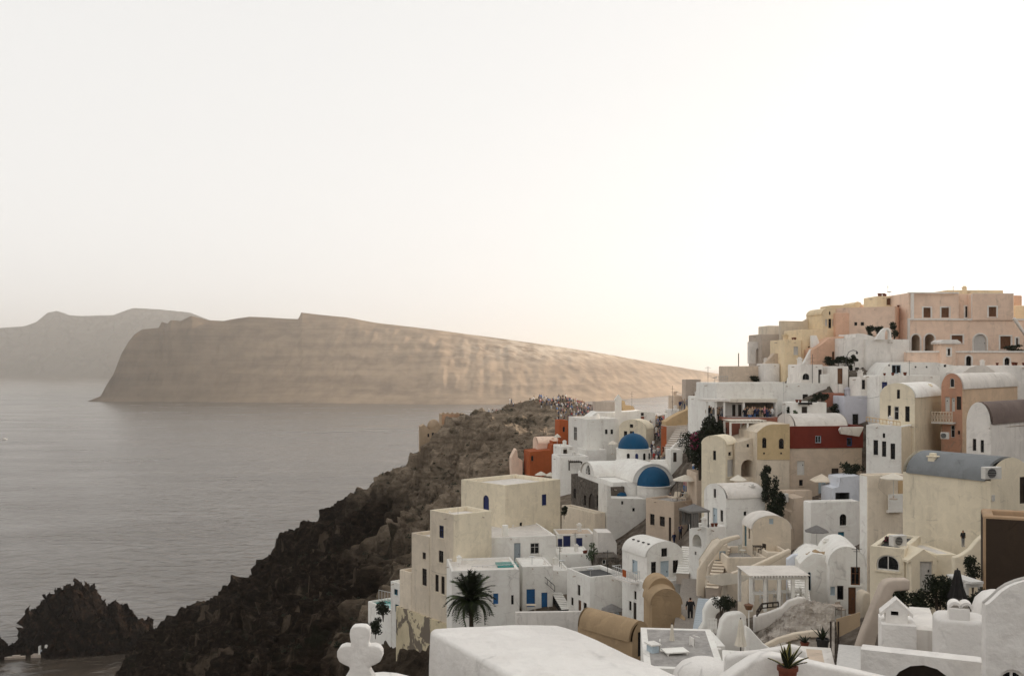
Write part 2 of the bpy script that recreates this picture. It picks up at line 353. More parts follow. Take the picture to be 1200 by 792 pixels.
plaster('cream', (.84, .745, .575), .08, .24)
plaster('creamd', (.66, .55, .4), .08, .2)  # cream darkened: shade put into the colour of right-hand side walls
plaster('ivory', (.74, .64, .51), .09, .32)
plaster('beige', (.62, .5, .39), .1, .35)
plaster('greyb', (.5, .42, .35), .08, .25)
plaster('pink', (.86, .64, .5), .08, .22)
plaster('salmon', (.74, .47, .33), .07, .16)
plaster('apricot', (.74, .54, .37), .08, .22)
plaster('yellow', (.82, .66, .44), .08, .14)
plaster('ochre', (.62, .44, .25), .08, .2)
plaster('orange', (.4, .1, .03), .1, .2, (.2, .05, .02))
plaster('red', (.17, .03, .019), .1, .12, (.1, .02, .015))
plaster('brick', (.3, .12, .08), .2, .4, (.15, .07, .05))
plaster('tan', (.42, .3, .18), .12, .35, (.2, .14, .09), .5)
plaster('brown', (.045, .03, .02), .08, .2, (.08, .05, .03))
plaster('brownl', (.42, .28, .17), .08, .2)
plaster('purple', (.2, .15, .13), .2, .4, (.12, .09, .08))
plaster('greyblue', (.22, .23, .235), .12, .35, (.13, .13, .13))
plaster('slate', (.1, .1, .1), .2, .3, (.05, .05, .05))
plaster('ruin', (.55, .3, .2), .12, .3, patch=((.36, .25, .18), .57))
plaster('peel', (.62, .53, .36), .08, .2, patch=((.17, .14, .11), .53))
plaster('stoney', (.62, .47, .27), .12, .35, (.36, .25, .13), .6)
plaster('ruinst', (.46, .34, .23), .2, .4, (.16, .12, .09), .8)
plaster('ruinbr', (.52, .32, .2), .2, .4, (.2, .12, .08), .8, patch=((.25, .19, .14), .58))
plaster('lilac', (.6, .6, .66), .04, .1)
plaster('blue', (.003, .075, .17), .1, .18, (.01, .06, .14), .1, .6)
plaster('terra', (.3, .09, .05), .1, .2)
plaster('canvas', (.72, .66, .56), .05, .1, bmp=.05)
plaster('canvasg', (.2, .19, .18), .05, .1, bmp=.05)
plaster('sail', (.5, .37, .24), .06, .1, bmp=.05)

def flat(key, col, rough=.6, metal=0.0, spec=.4, var=.25, scale=8):
    m, n, l, b = new_mat(key); pos = position(n); f = noise(n, l, mapping(n, l, pos, (scale, scale, scale)), 1, 4, .6)
    r = ramp(n, [(.3, tuple(c*(1-var) for c in col)), (.7, tuple(min(1, c*(1+var)) for c in col))]); l.new(f.outputs[0], r.inputs[0])
    l.new(r.outputs[0], b.inputs['Base Color']); b.inputs['Roughness'].default_value = rough; b.inputs['Metallic'].default_value = metal; b.inputs['Specular IOR Level'].default_value = spec
    MATS[key] = m
flat('glass', (.006, .007, .008), .12, 0, .25, .3, 2)
flat('dark', (.012, .01, .009), .8)
flat('wood', (.14, .06, .025), .6); flat('wooddk', (.03, .019, .012), .6); flat('woodw', (.62, .6, .56), .6, var=.08)
flat('doorblue', (.012, .1, .26), .5); flat('doornavy', (.008, .018, .1), .5); flat('doorgrey', (.3, .34, .37), .55, var=.1); flat('doorpale', (.42, .5, .55), .55, var=.1); flat('doorteal', (.03, .16, .22), .5)
flat('metal', (.05, .05, .05), .45, .6); flat('steel', (.55, .55, .54), .4, .5, var=.1); flat('pool', (.02, .24, .22), .05, 0, .5, .2, .5)
flat('potc', (.15, .04, .02), .8); flat('skin', (.5, .3, .2), .7); flat('deck', (.22, .19, .16), .85); flat('paving', (.33, .31, .29), .9, scale=3)
flat('shutter', (.52, .5, .47), .7, var=.1); flat('wovenw', (.5, .48, .42), .9)
flat('leafd', (.016, .021, .009), .7, 0, .25, .5, 3); flat('leaf', (.045, .06, .022), .65, 0, .25, .5, 3); flat('leafg', (.06, .085, .04), .6, 0, .3, .4, 3)
flat('leafy', (.3, .26, .08), .55, 0, .3, .3, 6); flat('flower', (.32, .03, .1), .7, var=.4); flat('bark', (.06, .045, .032), .95, var=.4, scale=14)
def brickwork():
    m, n, l, b = new_mat('stone_masonry'); pos = position(n)
    v = n.new('ShaderNodeTexVoronoi'); v.inputs['Scale'].default_value = 2.6; l.new(pos, v.inputs['Vector'])
    e = n.new('ShaderNodeTexVoronoi'); e.feature = 'DISTANCE_TO_EDGE'; e.inputs['Scale'].default_value = 2.6; l.new(pos, e.inputs['Vector'])
    r = ramp(n, [(0, (.045, .038, .03)), (.5, (.1, .082, .065)), (1, (.19, .16, .125))]); l.new(v.outputs['Color'], r.inputs[0])
    c = mix(n, l, (.16, .135, .11), r.outputs[0], maprange(n, l, e.outputs[0], .02, .07)); l.new(c, b.inputs['Base Color']); b.inputs['Roughness'].default_value = .95
    l.new(bump(n, l, maprange(n, l, e.outputs[0], 0, .12), .8, .12), b.inputs['Normal']); MATS['stone'] = m
brickwork()

# ------------------------------------------------------------------ mesh builder
class MB:
    def __init__(s, tf=None): s.v = []; s.f = []; s.tf = tf; s.mi = []; s.m = 0
    def add(s, vs, fs):
        k = len(s.v); s.v += [tuple(s.tf(*p)) if s.tf else tuple(p) for p in vs]; s.f += [tuple(i+k for i in f) for f in fs]; s.mi += [s.m]*len(fs)
    def quad(s, *p): s.add(p, [tuple(range(len(p)))])
    def box(s, x0, x1, y0, y1, z0, z1):
        s.add([(x, y, z) for z in (z0, z1) for x, y in ((x0, y0), (x1, y0), (x1, y1), (x0, y1))], [(3, 2, 1, 0), (4, 5, 6, 7), (0, 1, 5, 4), (1, 2, 6, 5), (2, 3, 7, 6), (3, 0, 4, 7)])
    def prism(s, poly, y0, y1):
        """poly of (x, z), extruded along y"""
        k = len(poly); s.add([(x, y0, z) for x, z in poly]+[(x, y1, z) for x, z in poly],
              [tuple(range(k))[::-1], tuple(range(k, 2*k))]+[(i, (i+1) % k, (i+1) % k+k, i+k) for i in range(k)])
    def slab(s, poly, z0, z1):
        k = len(poly); s.add([(x, y, z0) for x, y in poly]+[(x, y, z1) for x, y in poly],
              [tuple(range(k))[::-1], tuple(range(k, 2*k))]+[(i, (i+1) % k, (i+1) % k+k, i+k) for i in range(k)])
    def tube(s, path, r, n=6, r1=None, cap=True):
        path = [Vector(p) for p in path]; m = len(path); vs = []
        for i, p in enumerate(path):
            t = (path[min(i+1, m-1)]-path[max(i-1, 0)]).normalized(); a = t.orthogonal().normalized() if abs(t.z) < .95 else Vector((1, 0, 0)); a = (a-t*a.dot(t)).normalized(); b_ = t.cross(a)
            rr = r if r1 is None else r+(r1-r)*i/(m-1)
            vs += [tuple(p+a*rr*math.cos(2*math.pi*k/n)+b_*rr*math.sin(2*math.pi*k/n)) for k in range(n)]
        fs = [(i*n+k, i*n+(k+1) % n, (i+1)*n+(k+1) % n, (i+1)*n+k) for i in range(m-1) for k in range(n)]
        if cap: fs += [tuple(range(n))[::-1], tuple(range((m-1)*n, m*n))]
        s.add(vs, fs)
    def lathe(s, prof, n=20, c=(0, 0, 0), a0=0, a1=2*math.pi, sx=1, sy=1):
        full = abs(a1-a0-2*math.pi) < 1e-6; k = n if full else n+1; vs = []
        for r, z in prof: vs += [(c[0]+sx*r*math.cos(a0+(a1-a0)*i/n), c[1]+sy*r*math.sin(a0+(a1-a0)*i/n), c[2]+z) for i in range(k)]
        fs = [(j*k+i, j*k+(i+1) % k, (j+1)*k+(i+1) % k, (j+1)*k+i) for j in range(len(prof)-1) for i in range(k if full else k-1)]
        s.add(vs, fs)
    def arcshell(s, w, y0, y1, zs, rise, t=.12, n=16, e=0.0, x0=0.0):
        """barrel roof of thickness t over x 0..w along y"""
        pr = [(x0+w/2-(w/2+e)*math.cos(math.pi*i/n), zs+rise*math.sin(math.pi*i/n)) for i in range(n+1)]
        po = [(x0+w/2-(w/2+e+t)*math.cos(math.pi*i/n), zs+(rise+t)*math.sin(math.pi*i/n)) for i in range(n+1)]
        k = n+1; vs = [(x, y, z) for y in (y0, y1) for x, z in pr]+[(x, y, z) for y in (y0, y1) for x, z in po]; fs = []
        for i in range(n):
            fs += [(2*k+i, 2*k+i+1, 3*k+i+1, 3*k+i), (i+1, i, k+i, k+i+1), (i, i+1, 2*k+i+1, 2*k+i), (k+i+1, k+i, 3*k+i, 3*k+i+1)]
        fs += [(0, 2*k, 3*k, k), (k-1, 2*k-1, 4*k-1, 3*k-1)]; s.add(vs, fs)
    def mesh(s, name, mats, smooth=None, weld=False, bevel=0, bseg=2, efilter=None):
        me = bpy.data.meshes.new(name); me.from_pydata(s.v, [], s.f); me.update()
        if weld or bevel or smooth:
            bm = bmesh.new(); bm.from_mesh(me)
            for f, i in zip(bm.faces, s.mi): f.material_index = i
            if weld or bevel: bmesh.ops.remove_doubles(bm, verts=bm.verts, dist=.002)
            bmesh.ops.recalc_face_normals(bm, faces=bm.faces)
            if bevel:
                es = [e for e in bm.edges if len(e.link_faces) == 2 and e.calc_face_angle(0) > .6 and (efilter is None or efilter(e))]
                bmesh.ops.bevel(bm, geom=es, offset=bevel, segments=bseg, profile=.5, affect='EDGES', clamp_overlap=True)
            if smooth:
                for f in bm.faces: f.smooth = True
                for e in bm.edges: e.smooth = len(e.link_faces) == 2 and e.calc_face_angle(0) < rad(smooth)
            bm.to_mesh(me); bm.free()
        elif len(set(s.mi)) > 1: me.polygons.foreach_set('material_index', s.mi)
        for m in (mats if isinstance(mats, (list, tuple)) else [mats]): me.materials.append(MATS[m] if isinstance(m, str) else m)
        return me
    def build(s, name, mat, parent=None, smooth=None, **kw):
        if not s.v: return None
        o = bpy.data.objects.new(name, s.mesh(name, mat, smooth, **kw)); COL.objects.link(o)
        if parent is not None: o.parent = parent
        return o

def thing(name, label, cat, loc=(0, 0, 0), rz=0, group=None):
    o = bpy.data.objects.new(name, None); COL.objects.link(o); o.location = loc; o.rotation_euler = (0, 0, rz); o.empty_display_size = .3
    return tag(o, label, cat, group)
def tag(o, label, cat, group=None):
    o['label'] = label; o['category'] = cat; o['kind'] = 'thing'
    if group: o['group'] = group
    return o
def clone(o, parent=None):
    c = o.copy(); COL.objects.link(c); c.parent = parent
    for ch in [x for x in KIDS(o)]: clone(ch, c)
    return c
def KIDS(o): return list(o.children)

# ------------------------------------------------------------------ houses
ARCN = 8
HOUSES = []
class House:
    """local frame: origin at the corner that meets the eye, x along the right-hand face (F), y along the left-hand face (L)"""
    def __init__(s, name, label, cat, px, yt, yb, d, xl=None, xr=None, phi=20, w=None, dp=None, group=None):
        HOUSES.append(s); s.O = P(px, yb, d); s.phi = rad(phi); s.R = Vector((math.cos(s.phi), math.sin(s.phi), 0)); s.Lv = Vector((-math.sin(s.phi), math.cos(s.phi), 0))
        s.root = thing(name, label, cat, s.O, s.phi, group)
        def run(dirv, x):
            m = (x-CX)/F; return (m*s.O.y-s.O.x)/(dirv.x-m*dirv.y)
        s.w = w if w is not None else run(s.R, xr); s.d = dp if dp is not None else run(s.Lv, xl)
        s.h = (yb-yt)/F*d
        if s.w < .2 or s.d < .2 or s.w > 60 or s.d > 60: print('BAD SIZE', name, label, round(s.w, 2), round(s.d, 2))
    def hit(s, face, px, py, off=0.0):
        n = s.Lv if face == 'F' else s.R; D = Vector(((px-CX)/F, 1, -(py-HY)/F)); o = s.O+n*off
        t = (o-Vector((0, 0, CZ))).dot(n)/D.dot(n); p = Vector((0, 0, CZ))+D*t-s.O
        return (p.dot(s.R) if face == 'F' else p.dot(s.Lv)), p.z
    def tf(s, face, off=0.0):
        return (lambda u, n, z: (u, off+n, z)) if face == 'F' else (lambda u, n, z: (off+n, u, z))
    def rect(s, face, x0, y0, x1, y1, off=0.0):
        xm, ym = (x0+x1)/2, (y0+y1)/2
        a = s.hit(face, x0, ym, off)[0]; b = s.hit(face, x1, ym, off)[0]; lo, hi = min(a, b), max(a, b)
        return lo, hi, s.hit(face, xm, y1, off)[1], s.hit(face, xm, y0, off)[1]
    # opening: (face, kind, x0, y0, x1, y1, colour) in photo pixels
    def build(s, mat='white', roof='flat', holes=(), ext=None, par=.35, rise=1.2, roofmat=None, th=.28, bev=0, trim=None, gpar=.12, top=None, matF=None, matL=None, into=None):
        w, d, h = s.w, s.d, s.h
        if ext is None:
            cs = [s.O+s.R*a*w+s.Lv*b*d for a in (0, .5, 1) for b in (0, .5, 1)]; ext = max(1.0, s.O.z-float(ground([c.x for c in cs], [c.y for c in cs]).min())+.6)
        s.ext = ext; s.rooft = 'prof' if top else roof; s.mat = mat; s.par = par
        s.h = h
        if top:
            roof = 'prof'; tp = sorted(s.hit('F', x, y) for x, y in top); tu = [max(0, min(w, a)) for a, b in tp]; tz = [b for a, b in tp]
        H = {'F': [], 'L': []}; prof = {'F': lambda u: h, 'L': lambda u: h}
        if roof == 'prof': prof['F'] = lambda u: float(np.interp(u, tu, tz))
        if roof == 'vy': prof['F'] = lambda u: h+rise*math.sqrt(max(0, 1-((u-w/2)/(w/2))**2))
        if roof == 'vx': prof['L'] = lambda u: h+rise*math.sqrt(max(0, 1-((u-d/2)/(d/2))**2))
        if roof == 'gy': prof['F'] = lambda u: h+rise*(1-abs(u-w/2)/(w/2))
        for q in holes:
            face, kd, x0, y0, x1, y1 = q[:6]; c = q[6] if len(q) > 6 else None
            a, b, zb, zt = s.rect(face, x0, y0, x1, y1); U = w if face == 'F' else d
            a = max(a, .06); b = min(b, U-.06); zb = max(zb, -ext+.02)
            zt = min(zt, prof[face](a)-.06, prof[face](b)-.06) if kd[0] != 'a' else min(zt, prof[face]((a+b)/2)-.08)
            if b-a < .12 or zt-zb < .12: print('hole lost', s.root.name, s.root['label'], q, round(a, 2), round(b, 2), round(zb, 2), round(zt, 2), round(U, 2), round(h, 2)); continue
            arch = (b-a)/2 if kd[0] == 'a' else 0; arch = min(arch, (zt-zb)*.6)
            H[face].append((a, b, zb, zt, arch, kd, c))
        mb = MB(); ml = [mat, matF or mat, matL or mat]
        for face in ('F', 'L', 'R', 'B'):
            mb.m = 1 if (face == 'F' and matF) else (2 if (face == 'L' and matL) else 0)
            if face in 'FR': U = w if face == 'F' else d
            else: U = d if face == 'L' else w
            if face == 'F': tf = lambda u, n, z: (u, n, z)
            elif face == 'L': tf = lambda u, n, z: (n, u, z)
            elif face == 'R': tf = lambda u, n, z: (w-n, u, z)
            else: tf = lambda u, n, z: (u, d-n, z)
            pf = prof['F'] if face in 'FB' else prof['L']; hs_ = H.get(face, [])
            if roof == 'prof' and face in 'LR': pf = (lambda u: tz[0]) if face == 'L' else (lambda u: tz[-1])
            s.face(mb, tf, U, pf, hs_, -ext, curved=(roof in ('vy', 'gy') and face in 'FB') or (roof == 'vx' and face in 'LR'), extra=tu if roof == 'prof' and face in 'FB' else ())
        mb.m = 0
        if roof == 'flat':
            o, i = [(0, 0), (w, 0), (w, d), (0, d)], [(th, th), (w-th, th), (w-th, d-th), (th, d-th)]
            if w > 2.4*th and d > 2.4*th:
                for k in range(4):
                    a, b = o[k], o[(k+1) % 4]; c, e = i[(k+1) % 4], i[k]
                    mb.add([(*a, h), (*b, h), (*c, h), (*e, h)], [(0, 1, 2, 3)]); mb.add([(*e, h), (*c, h), (*c, h-par), (*e, h-par)], [(0, 1, 2, 3)])
                rb = MB(); rb.box(th, w-th, th, d-th, h-par-.25, h-par); rb.build('roof', roofmat or mat, s.root)
            else: mb.quad(*[(*a, h) for a in o])
        bv = bev or (.11 if roof == 'flat' and min(w, d, h) > 1 else .07)
        tol = lambda v, a: abs(v-a) < .004
        def outer(e):
            a, b = e.verts[0].co, e.verts[1].co
            if all((tol(v.x, 0) or tol(v.x, w)) and (tol(v.y, 0) or tol(v.y, d)) for v in (a, b)): return True
            return roof == 'flat' and a.z > h-.004 and b.z > h-.004
        wall = mb.build('wall', ml if (matF or matL) else mat, s.root, smooth=35, weld=True, bevel=bv, bseg=3 if bev else 2, efilter=outer)
        if roof == 'prof':
            rb = MB(); uu = sorted(set([0.0]+[float(u) for u in tu]+[w])); pz = [prof['F'](u)-.05 for u in uu]
            for i in range(len(uu)-1): rb.add([(uu[i]+(.02 if i == 0 else 0), .06, pz[i]), (uu[i+1]-(.02 if i == len(uu)-2 else 0), .06, pz[i+1]), (uu[i+1]-(.02 if i == len(uu)-2 else 0), d-.06, pz[i+1]), (uu[i]+(.02 if i == 0 else 0), d-.06, pz[i])], [(0, 1, 2, 3)])
            rb.build('roof', roofmat or mat, s.root, smooth=40, weld=True)
        if roof == 'vy':
            rb = MB(); rb.arcshell(w, gpar, d-gpar, h-.04, rise-.1, .16, 20, -.06); rb.build('roof', roofmat or mat, s.root, smooth=40)
        if roof == 'vx':
            rb = MB(lambda x, y, z: (y, x, z)); rb.arcshell(d, gpar, w-gpar, h-.04, rise-.1, .16, 20, -.06); rb.build('roof', roofmat or mat, s.root, smooth=40)
        if roof == 'gy':
            rb = MB(); rb.prism([(-.15, h-.08), (w/2, h+rise+.12), (w+.15, h-.08), (w+.15, h-.2), (w/2, h+rise-.02), (-.15, h-.2)], .05, d-.05); rb.build('roof', roofmat or mat, s.root)
        for face in 'FL':
            for q in H[face]: s.fill(face, *q, trim=trim)
        if into is not None: s.merge(into)
        return s
    def merge(s, main):
        M = lambda q: Matrix.Translation(q.O) @ Matrix.Rotation(q.phi, 4, 'Z')
        rel = M(main).inverted() @ M(s)
        for ch in list(s.root.children): ch.parent = main.root; ch.matrix_basis = rel @ ch.matrix_basis
        bpy.data.objects.remove(s.root); s.root = main.root; s.rel = rel
    def face(s, mb, tf, U, pf, hs_, z0, curved=False, extra=()):
        us = {0.0, U} | {float(u) for u in extra if 0 < u < U}
        if curved: us |= {U/2-U/2*math.cos(math.pi*i/20) for i in range(21)}
        for a, b, zb, zt, arch, kd, c in hs_:
            us |= {a, b}
            if arch: us |= {a+(b-a)/2*(1-math.cos(math.pi*i/ARCN)) for i in range(ARCN+1)}
        us = sorted(us); us = [u for i, u in enumerate(us) if i == 0 or u-us[i-1] > 1e-4]
        def top(q, u):
            a, b, zb, zt, arch = q[:5]
            if not arch: return zt
            return zt-arch+arch*math.sqrt(max(0, 1-((u-(a+b)/2)/((b-a)/2))**2))
        dep = .2
        for u0, u1 in zip(us, us[1:]):
            um = (u0+u1)/2; col = sorted([q for q in hs_ if q[0] < um < q[1]], key=lambda q: q[2]); lo = (z0, z0)
            for q in col:
                if q[2] > lo[0]+.005: mb.quad(tf(u0, 0, lo[0]), tf(u1, 0, lo[1]), tf(u1, 0, q[2]), tf(u0, 0, q[2]))
                lo = (top(q, u0), top(q, u1))
                mb.quad(tf(u0, 0, lo[0]), tf(u1, 0, lo[1]), tf(u1, dep, lo[1]), tf(u0, dep, lo[0]))       # lintel
                mb.quad(tf(u0, 0, q[2]), tf(u1, 0, q[2]), tf(u1, dep, q[2]), tf(u0, dep, q[2]))           # sill
            mb.quad(tf(u0, 0, lo[0]), tf(u1, 0, lo[1]), tf(u1, 0, pf(u1)), tf(u0, 0, pf(u0)))
        for q in hs_:
            a, b, zb, zt, arch = q[:5]; zs = zt-arch
            for u in (a, b): mb.quad(tf(u, 0, zb), tf(u, dep, zb), tf(u, dep, zs), tf(u, 0, zs))
    def fill(s, face, a, b, zb, zt, arch, kd, c, trim=None):
        tf = s.tf(face); zs = zt-arch; t = 'door' if 'd' in kd else ('window' if 'o' not in kd else 'archway')
        out = [(a, zb), (b, zb), (b, zs)]+([((a+b)/2+(b-a)/2*math.cos(math.pi*i/ARCN), zs+arch*math.sin(math.pi*i/ARCN)) for i in range(1, ARCN)] if arch else [(b, zt)])+[(a, zs)]
        if not arch: out = [(a, zb), (b, zb), (b, zt), (a, zt)]
        cu, cz = (a+b)/2, (zb+zt)/2
        def inset(g):
            fu, fz = max(.05, 1-2*g/(b-a)), max(.05, 1-2*g/(zt-zb)); return [(cu+(u-cu)*fu, cz+(z-cz)*fz) for u, z in out]
        def ring(m_, o1, o2, n0, n1):
            k = len(o1); m_.add([(u, n0, z) for u, z in o1]+[(u, n0, z) for u, z in o2]+[(u, n1, z) for u, z in o1]+[(u, n1, z) for u, z in o2],
                [x for i in range(k) for x in ((i, (i+1) % k, k+(i+1) % k, k+i), (k+i, k+(i+1) % k, 3*k+(i+1) % k, 3*k+i), (2*k+i, 2*k+(i+1) % k, (i+1) % k, i))])
        if 'o' in kd:                                   # a deep open arch: its dim room behind
            m_ = MB(tf); k = len(out); dp_ = min(2.2, (s.d if face == 'F' else s.w)*.8)
            m_.add([(u, .2, z) for u, z in out]+[(u, dp_, z) for u, z in out], [(i, (i+1) % k, (i+1) % k+k, i+k) for i in range(k)]+[tuple(range(k, 2*k))])
            o = m_.build('archway', c or 'greyb', s.root); 
        elif 'd' in kd:
            m_ = MB(tf); ring(m_, out, inset(.06), .09, .17); fr = m_.build('door', c or 'wood', s.root)
            m_ = MB(tf); ins = inset(.065); m_.prism([(u, z) for u, z in ins], .12, .16) if False else m_.add([(u, .13, z) for u, z in ins], [tuple(range(len(ins)))])
            if not arch and b-a > .5:
                for zz0, zz1 in ((.08, .48), (.54, .94)): m_.box(a+.14, b-.14, .115, .13, zb+(zt-zb)*zz0, zb+(zt-zb)*zz1)
            m_.build('panel', c or 'wood', fr)
            m_ = MB(tf); m_.box(b-.2, b-.14, .07, .125, zb+.95, zb+1.07); m_.build('handle', 'metal', fr)
        else:
            m_ = MB(tf); ring(m_, out, inset(min(.07, (b-a)*.14)), .08, .16)
            if b-a > .55: m_.box(cu-.025, cu+.025, .09, .15, zb+.05, zt-.05)
            if zt-zb > 1.0 and not arch: m_.box(a+.05, b-.05, .095, .145, zb+(zt-zb)*.62-.02, zb+(zt-zb)*.62+.02)
            wn_ = m_.build('window', c or 'wooddk', s.root)
            if b-a > .4: m_ = MB(tf); m_.box(a-.07, b+.07, -.07, .1, zb-.08, zb-.003); m_.build('sill', s.mat, wn_)
            m_ = MB(tf); ins = inset(.03); m_.add([(u, .125, z) for u, z in ins], [tuple(range(len(ins)))]); m_.build('pane', (c if 's' in kd else 'glass'), wn_)
        if trim and 'o' not in kd or trim and 'o' in kd:
            m_ = MB(tf); o2 = [(cu+(u-cu)*(1+.36/(b-a)), cz+(z-cz)*(1+.3/(zt-zb))) for u, z in out]
            ring(m_, o2, out, -.05, .02); m_.build('window_surround' if t != 'door' else 'door_surround', trim, s.root)
    # extra pieces in local metres, or boxes on a face given in pixels
    def box(s, name, mat, x0, x1, y0, y1, z0, z1, bev=0):
        m_ = MB(); m_.box(x0, x1, y0, y1, z0, z1); return m_.build(name, mat, s.root, smooth=35 if bev else None, bevel=bev)
    def pbox(s, name, mat, face, x0, y0, x1, y1, n0, n1, parent=None):
        a, b, zb, zt = s.rect(face, x0, y0, x1, y1, n0); m_ = MB(s.tf(face)); m_.box(a, b, n0, n1, zb, zt); return m_.build(name, mat, parent or s.root)

def house(name, label, px, yt, yb, d, xl=None, xr=None, phi=20, w=None, dp=None, cat='house', group=None, **kw):
    return House(name, label, cat, px, yt, yb, d, xl, xr, phi, w, dp, group).build(**kw)

def wallpoly(name, label, pts, d, phi=0, th=.3, mat='white', cat='wall', bev=.05, group=None, into=None, smooth=None):
    """a free-standing wall whose face outline is given by photo pixels on a plane through the first point"""
    O = P(pts[0][0], pts[0][1], d); h = House.__new__(House); h.O = O; h.phi = rad(phi); h.R = Vector((math.cos(h.phi), math.sin(h.phi), 0)); h.Lv = Vector((-math.sin(h.phi), math.cos(h.phi), 0))
    poly = [h.hit('F', x, y) for x, y in pts]
    m_ = MB(); m_.prism(poly, 0, th)
    o = m_.build(name, mat, None, smooth=40 if bev else None, bevel=bev, bseg=3)
    if into is not None:
        o.parent = into.root; o.matrix_basis = (Matrix.Translation(into.O) @ Matrix.Rotation(into.phi, 4, 'Z')).inverted() @ (Matrix.Translation(O) @ Matrix.Rotation(h.phi, 4, 'Z')); return o
    o.location = O; o.rotation_euler = (0, 0, h.phi); tag(o, label, cat, group); return o
# ================================================================== the village, far to near
# ---------------- yellow apartment building on the cliff edge
ap = house('apartment_building', 'cream yellow stepped apartment building on the cliff edge with blue doors', 532, 603, 740, 104, 503.5, 576.5, 38, mat='cream', matL='ivory', cat='building', roofmat='roofw', par=.5,  # left faces get darker ivory, their shade put into the plaster colour
  holes=[('L','w',514.6,615.6,520,630,'doornavy'),('L','w',514,645,519.5,659,'wooddk'),('L','w',510,673,514,693,'wooddk'),('L','w',517,675,521,696,'wooddk')])
house('w', 'w', 592, 568.5, 640, 115, 540, 657, 42, mat='cream', roofmat='roofw', par=.5, into=ap, holes=[('L','ad',566,580,573,598,'doornavy'),('F','ws',635,579,640.5,592,'doornavy'),('F','w',609,612,612,616.5)])
house('w', 'w', 621, 567.5, 640, 114.2, 608, 656, 42, mat='cream', roofmat='roofw', into=ap, dp=1.2) if False else None
house('w', 'w', 503.4, 629, 740, 107.75, 482, None, 38, w=6, mat='ivory', roofmat='roofw', par=.4, into=ap, holes=[('L','w',495,647,499,655),('L','w',494.7,666,500,686)])
house('w', 'w', 482, 671, 745, 110.6, 468, None, 38, w=6, mat='ivory', roofmat='roofw', par=.4, into=ap)
house('retaining_wall', 'peeling plaster retaining wall under the yellow apartment building', 533, 735, 860, 103.4, 464, None, 38, w=4, mat='peel', cat='wall', par=.02)
# low wings left of it, over the drop
h = house('house', 'small white house with railed pool deck clinging to the cliff edge', 469, 684, 752, 116, 457.5, None, 38, w=3, mat='white', par=.2, holes=[('L','w',461.7,690,466,697,'doorteal'),('L','w',463,708,467.8,717,'doorteal')])
house('w', 'w', 458, 714, 740, 117.5, 431, None, 38, w=3.2, mat='white', par=.25, roofmat='pool', into=h)
# ---------------- white houses under it
pool_house = house('house', 'white flat-roofed house behind the palm with a blue window', 529, 669, 742, 98, None, 609, 8, dp=6.5, mat='white', roofmat='roofw', par=.25, holes=[('F','ws',578,695,584,707.5,'doorblue'),('F','w',599,697,602,708)])
up = house('house', 'white house with grey door and dark square window above the roof pool', 575, 630, 672, 108, 556, 652, 12, mat='white', roofmat='roofw', par=.12, holes=[('F','d',602.5,636,610,660,'doorgrey'),('F','w',621.5,636,632,649,'shutter')])
up.box('chimney', 'white', 1.6, 2.2, 1.2, 1.8, up.h-.2, up.h+1.1, .06)
house('house', 'white house with two bright blue doors on a low terrace', 612, 664, 718, 102, None, 648, 8, dp=5, mat='white', par=.12, holes=[('F','d',617,690,627,711,'doorblue'),('F','d',634.5,694,641.5,713,'doorblue')])
house('house', 'plain white house wall above the black and white steps', 646, 668, 714, 105, None, 668, 8, dp=5, mat='white', par=.15)
house('retaining_wall', 'long low white terrace wall below the blue doors', 604, 717.5, 745, 95, None, 682, 3, dp=.5, mat='whitec', cat='wall', th=.2, par=.02)
house('house', 'white house with dark grey roof terrace and small slit windows', 691, 676, 726, 96, 664, 733, 24, mat='white', roofmat='slate', par=.4, holes=[('L','w',676.7,685,680,697.5),('L','w',669,699.7,672,709),('L','d',677.5,703,681,718),('L','w',683.7,706,687.5,716)])
house('house', 'white house with navy blue door and navy shutters below the rubble slope', 653, 626, 652, 116, None, 697, 5, dp=4, mat='white', par=.1, roofmat='beige', holes=[('F','d',660,627.5,668.5,648,'doornavy'),('F','ws',653.8,631,659,645,'doornavy'),('F','ws',675,630,682.5,640,'doornavy')])
house('house', 'white lower storey with rusty downpipe under the navy door', 652, 649, 690, 110, None, 692, 5, dp=4.5, mat='white', par=.1)
house('house', 'small white block beside the rubble slope', 700, 626, 660, 112, None, 723, 5, dp=3, mat='whitec', top=[(700,624),(717,624),(717,637),(723,637)])
house('stone_hut', 'rough stone hut with one tiny window beside the vaulted house', 700, 653, 676, 104, None, 726, 5, dp=3, mat='stone', cat='hut', par=.1, holes=[('F','w',706,651.5+4,710,661,'woodw')])
# ---------------- the big white vaulted house in the middle
vh = house('house', 'white barrel-vaulted house with grey door and railed side balcony', 758, 652.6, 745, 90, 729, 800, 25, mat='white', roof='vy', rise=1.25, holes=[('F','w',763,658,769,674,'wooddk'),('F','d',774,657,784,683,'doorpale'),('F','w',788.5,656,795,671,'wooddk'),('F','w',775,642,782,652,'wooddk'),
   ('L','d',740.5,656,747,672,'doorpale'),('L','w',743,692.5,747.5,702.5),('L','w',737,704,740,715),('L','d',742,706,747.5,727,'wooddk'),('L','w',750,713,754,724)])
for u in (.15, .35, .55, .75): vh.box('vent', 'dark', .55, .75, vh.d*u, vh.d*u+.2, vh.h+1.0, vh.h+1.08)
t = house('w', 'w', 757.2, 683, 745, 88.3, None, 804, 25, dp=1.7, mat='white', par=.15, into=vh)
